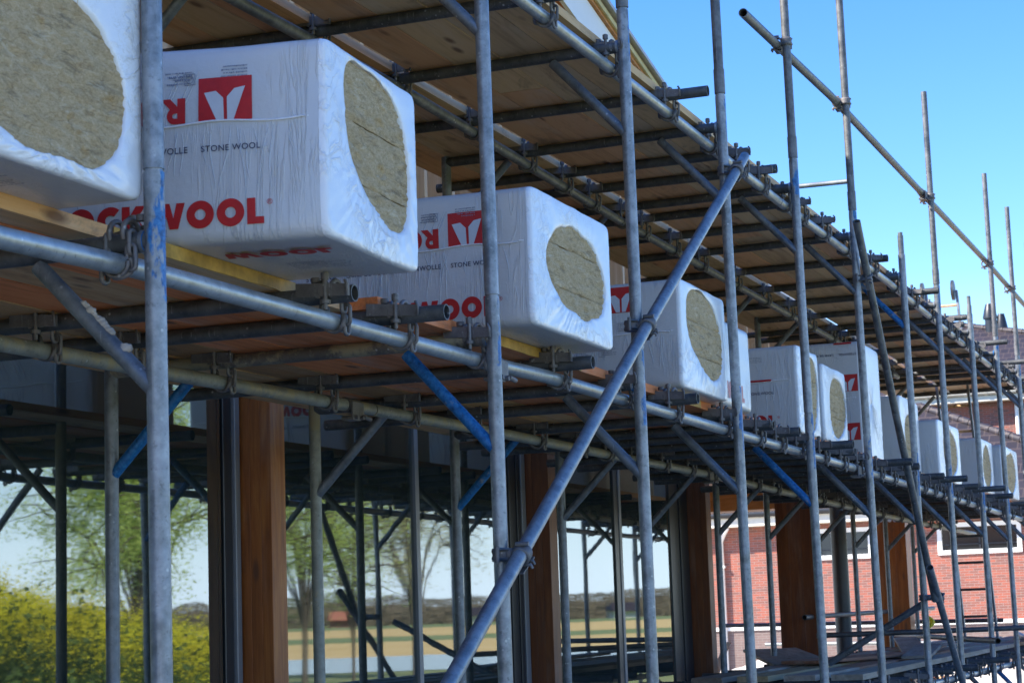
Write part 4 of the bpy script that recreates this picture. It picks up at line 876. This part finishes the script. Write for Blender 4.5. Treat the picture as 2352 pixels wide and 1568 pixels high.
for a,c in (((XW-.55,YA-.4,ZE+.3),(XW+4,8.7,RH+.03)),((XW+4,8.7,RH+.03),(XW+4,14.0,RH+.03)),((XW+4,14.0,RH+.03),(XW-.55,YB+.4,ZE+.3))):
    A,B_=Vector(a),Vector(c); k=int((B_-A).length/.35)
    for i in range(k): b.tube([A.lerp(B_,i/k),A.lerp(B_,(i+1.08)/k)],.1,8,rs=[.12,.10])
put(b.build('ridge_tiles',TILE),g)
g=empty('brick_house',(66,8,G),'taller red brick house behind, with cream gutter line, dark hip roof and roof vents','house')
XH=62.0; b=MB(); b.box((XH,6.98,G),(XH+9,24,6.0)); put(b.build('wall',BR),g)
b=MB(); b.box((XH-.5,6.5,5.95),(XH+.1,24,6.12)); put(b.build('soffit',CRM),g)
b=MB(); b.tube([(XH-.55,6.5,6.22),(XH-.55,24,6.22)],.09,12); 
for i in range(30): b.tube([(XH-.55,6.7+i*.6,6.22),(XH-.55,6.78+i*.6,6.22)],.105,12)
put(b.build('gutter',CRM),g)
b=MB(); b.tube([(XH-.1,7.1,6.0),(XH-.1,7.1,G)],.07,10); put(b.build('downpipe',WHT),g)
b=MB(); b.add([(XH-.6,5.9,6.25),(XH-.6,24,6.25),(XH+10,24,6.25),(XH+10,5.9,6.25),(XH+4.5,11.5,8.7),(XH+4.5,20,8.7)],[(0,4,5,1),(0,3,4),(3,2,5,4),(1,5,2)]); put(b.build('roof',TILE),g)
b=MB(); 
A,B_=Vector((XH-.6,5.9,6.27)),Vector((XH+4.5,11.5,8.73)); k=22
for i in range(k): b.tube([A.lerp(B_,i/k),A.lerp(B_,(i+1.08)/k)],.1,8,rs=[.12,.10])
put(b.build('ridge_tiles',TILE),g)
g=empty('brick_house',(80,8,G),'farthest house, only its dark tiled roof with two roof vents showing above the upper deck','house')
b=MB(); b.box((72,6,G),(86,24,7.0)); put(b.build('wall',BR),g)
b=MB(); b.add([(68.5,-1.8,7.05),(68.5,24,7.05),(88,24,7.05),(88,-1.8,7.05),(75,10.6,10.15),(75,20,10.15)],[(0,4,5,1),(0,3,4),(3,2,5,4),(1,5,2),(0,1,2,3)]); put(b.build('roof',TILE),g)
b=MB(); A,B_=Vector((68.5,-1.8,7.08)),Vector((75,10.6,10.18)); k=34
for i in range(k): b.tube([A.lerp(B_,i/k),A.lerp(B_,(i+1.08)/k)],.1,8,rs=[.12,.10])
b.tube([B_,Vector((75,20,10.18))],.11,8); put(b.build('ridge_tiles',TILE),g)
for (y,z,r_) in ((9.25,10.75,.20),(8.85,10.35,.16)):
    b=MB(); X=74.2; b.tube([(X,y,8.9),(X,y,z-.55)],r_,14); b.tube([(X,y,z-.55),(X,y,z-.5),(X,y,z-.2),(X,y,z)],r_,14,rs=[r_*1.35,r_*1.35,r_*1.0,r_*.7]); put(b.build('roof_vent',BLK),g)
# ------------------------------------------------------------ ladder, barrier tape, helmet, banner
def ladder(bx,by,tx,ty,zt,zb,w,label):
    e=empty('ladder',(bx,by,zb),label,'ladder'); A=Vector((bx,by,zb)); T=Vector((tx,ty,zt)); wv=Vector((0,w,0))
    for s in (0,1):
        b=MB(); d=(T-A).normalized(); q=[]
        for p in (A,T):
            for dx,dy in ((-.012,-.03),(.012,-.03),(.012,.03),(-.012,.03)): q.append(p+wv*s+Vector((dy,dx,0)))
        b.add(q,[(3,2,1,0),(4,5,6,7),(0,1,5,4),(1,2,6,5),(2,3,7,6),(3,0,4,7)]); put(b.build('stile',GD if zt<2 else GB),e)
        if zt>2: b=MB(); b.tube([(tx-.02,ty+w*s+.02,zt),(tx-.02,ty+w*s+.045,zt)],.11,16); put(b.build('wheel',GRYP),e)
    k=int((zt-zb)/.28)
    for i in range(1,k+1):
        p=A.lerp(T,i/(k+.6)); b=MB(); b.tube([p,p+wv],.014,10); put(b.build('rung',GD if p.z<1 else WP),e)
    return e
ladder(21.2,2.78,21.8,3.06,3.34,-.46,.33,'tall ladder with wheels at its top, rising from the bottom deck past the upper deck')
e=empty('barrier_tape',(16.6,4.6,G),'red and white barrier tape hanging slack beside the third timber post','tape')
for k,(ca,cb,mm) in enumerate(((0,.45,WHT),(.45,.72,RED),(.72,1,WHT))):
    b=MB(); A=Vector((20.0,5.3,-.35)); B_=Vector((19.3,5.45,-1.3)); q=[A.lerp(B_,t)+Vector((0,.03*math.sin(t*5),0)) for t in (ca,(ca+cb)/2,cb)]
    for p0,p1 in zip(q[:-1],q[1:]): b.box((0,0,0),(1,1,1)) if False else b.add([p0,p1,p1+Vector((0,.07,0)),p0+Vector((0,.07,0)),p0+Vector((.003,0,0)),p1+Vector((.003,0,0)),p1+Vector((.003,.07,0)),p0+Vector((.003,.07,0))],[(0,1,2,3),(7,6,5,4),(0,4,5,1),(3,2,6,7)])
    put(b.build('tape_band',mm),e)
YH=simple('yellow_plastic',(.75,.65,.02),.35,0,.05)
b=MB(); b.tube([(23.4+.02*math.sin(t),3.85+.05*math.cos(t*1.1),-.15-.035*t) for t in [i*.5 for i in range(14)]],.03,10); tag(b.build('yellow_hose',YH),'small yellow hose end hanging behind the scaffold near the lower right','hose')
BAN=simple('navy_banner',(.01,.02,.07),.6)
b=MB(); 
X0=10.55; b.add([(X0,2.33,3.50),(X0-.25,2.34,3.62),(X0-.1,2.34,3.8),(X0,2.33,3.8),(X0,2.336,3.50),(X0-.25,2.346,3.62),(X0-.1,2.346,3.8),(X0,2.336,3.8)],[(0,1,2,3),(7,6,5,4),(0,4,5,1),(1,5,6,2)]); tag(b.build('banner',BAN),'corner of a dark blue banner tied to an upright at the top edge','banner')
def pallet(x,y,z,a,lb):
    e=empty('pallet',(x,y,z),lb,'pallet','timber pallets'); e.rotation_euler=(0,0,a)
    for i in range(7):
        b=MB(); b.box((-.6,-.4+i*.118,.10),(.6,-.31+i*.118,.122)); b.build('slat',WB,e)
    for yy in (-.4,-.05,.3):
        b=MB(); b.box((-.6,yy,0),(.6,yy+.1,.022)); b.build('runner',WB,e)
        for xx in (-.6,-.07,.46): b=MB(); b.box((xx,yy,.022),(xx+.14,yy+.1,.10)); b.build('block',WB,e)
pallet(31,7.6,G+.005,.4,'timber pallet lying flat on the sunny ground before the brick building')
pallet(36,6.0,G+.005,-.2,'timber pallet on the ground, farther right than the first')
pallet(36.1,6.02,G+.128,.1,'timber pallet stacked on the farther pallet')
rng=random.Random(9)
for k,(cx0,cy0,hh_,rr_) in enumerate(((40,9.4,.7,1.9),(34,4.5,.45,1.3))):
    b=MB(); nn=26
    vs=[]
    for i in range(nn+1):
        for j in range(nn+1):
            x=(i/nn*2-1)*rr_; y=(j/nn*2-1)*rr_; d=math.hypot(x,y)/rr_; z=max(0,hh_*(1-d)**.8 if d<1 else 0)+noise.noise(Vector((x*3,y*3,k)))*.07*(d<1)
            vs.append((cx0+x,cy0+y,G+.004+max(0,z)))
    b.add(vs,[(i*(nn+1)+j,(i+1)*(nn+1)+j,(i+1)*(nn+1)+j+1,i*(nn+1)+j+1) for i in range(nn) for j in range(nn)],True)
    tag(b.build('sand_heap',ms),('large' if k==0 else 'small')+' heap of pale sand on the building ground','heap')
# ------------------------------------------------------------ countryside opposite the house
tree((29.0,-9.0,G),5.6,1.9,1,'broad pale green willow, reflected in the leftmost glazed bay',LM,48000,.027)
tree((40.1,-11.6,G),5.9,1.5,2,'airy young tree, reflected just right of the first timber post',LM,18000,.028)
tree((50.3,-13.45,G),6.6,1.9,3,'sparse tall tree, reflected behind the second mullion',LM2,13000,.030)
tree((45.5,-13.0,G),5.2,1.3,4,'smaller tree between the two airy trees, reflected left of the second mullion',LM,9000,.026)
rng=random.Random(5); st=MB(); fl_=MB()
for i in range(2600):
    X=rng.uniform(14.5,25); Y=rng.uniform(-7.2,-3.2); rho=(8.8-Y)/X
    if rho<.552: continue
    hgt=min(1.95,1.27+(rho-.555)*4.8)+rng.gauss(0,.13)+.35*noise.noise(Vector((X*1.3,Y*1.3,4))); p=Vector((X,Y,G)); tip=p+Vector((rng.gauss(0,.12),rng.gauss(0,.12),hgt))
    st.add([p,p+Vector((.02,0,0)),tip],[(0,1,2)])
    for k in range(10):
        c=p.lerp(tip,rng.uniform(.3,.95))+Vector((rng.gauss(0,.08),rng.gauss(0,.08),0)); leaf(st,c,rng.uniform(.03,.07),rng)
    for k in range(46):
        c=tip+Vector((rng.gauss(0,.09),rng.gauss(0,.09),.04-abs(rng.gauss(0,.28)))); leaf(fl_,c,rng.uniform(.010,.022),rng)
st.add(fl_.v,fl_.f,False,1); tag(st.build('rapeseed',[RS,RF]),'tall yellow flowering rapeseed, reflected at the lower left','plants',kind='stuff')
w_=MB(); 
for i in range(90000):
    t=rng.uniform(-330,240); c=U*(485+rng.gauss(0,8))+V2*t; hmax=6.5+4.5*noise.noise(Vector((t*.02,0,3)))+2*noise.noise(Vector((t*.12,0,9)))
    leaf(w_,c+Vector((0,0,G+abs(rng.random())**.7*hmax)),rng.uniform(.2,.5),rng,0 if noise.noise(Vector((t*.03,5,c.z)))<.05 else 1)
kk=220; q=[]; 
for i in range(kk+1):
    t=-340+600*i/kk; hm=4.6+3.6*noise.noise(Vector((t*.02,0,3)))+1.6*noise.noise(Vector((t*.12,0,9)))
    for (du,z) in ((-2,0),(-1,hm*.8),(0,hm),(3,hm),(3,0)): q.append(U*(487+du+noise.noise(Vector((t*.3,z,1)))*2)+V2*t+Vector((0,0,G+z)))
w_.add(q,[(i*5+j,(i+1)*5+j,(i+1)*5+j+1,i*5+j+1) for i in range(kk) for j in range(4)],True,0)
tag(w_.build('far_wood',[WDM,WDG]),'brown and green far-off wood along the horizon, reflected in the glass','wood',kind='stuff')
hk=MB()
for k,(r_,t,wd,hh_,cc_) in enumerate(((460,-60,6,3.6,0),(465,-20,5,3.6,1),(455,30,6,3.6,0),(460,62,5,3.6,1),(460,-110,6,3.6,0),(455,95,6,3.6,1),(460,-150,6,3.6,0))):
    e=empty('farmhouse',U*r_+V2*t+Vector((0,0,G)),f'{ORD[k]} tiny far farmhouse on the reflected horizon','house','far farmhouses'); e.rotation_euler=(0,0,ua)
    b=MB(); b.box((-3,-wd/2,0),(3,wd/2,hh_*.45)); b.build('wall',CRM if cc_ else BR,e)
    b=MB(); z0=hh_*.45; b.add([(-4.5,-wd/2-.5,z0),(4.5,-wd/2-.5,z0),(4.5,wd/2+.5,z0),(-4.5,wd/2+.5,z0),(0,-wd/2,hh_),(0,wd/2,hh_)],[(0,4,5,3),(1,2,5,4),(0,1,4),(2,3,5),(0,3,2,1)]); b.build('roof',simple('orange_roof',(.42,.16,.09)) if not cc_ else TILE,e)
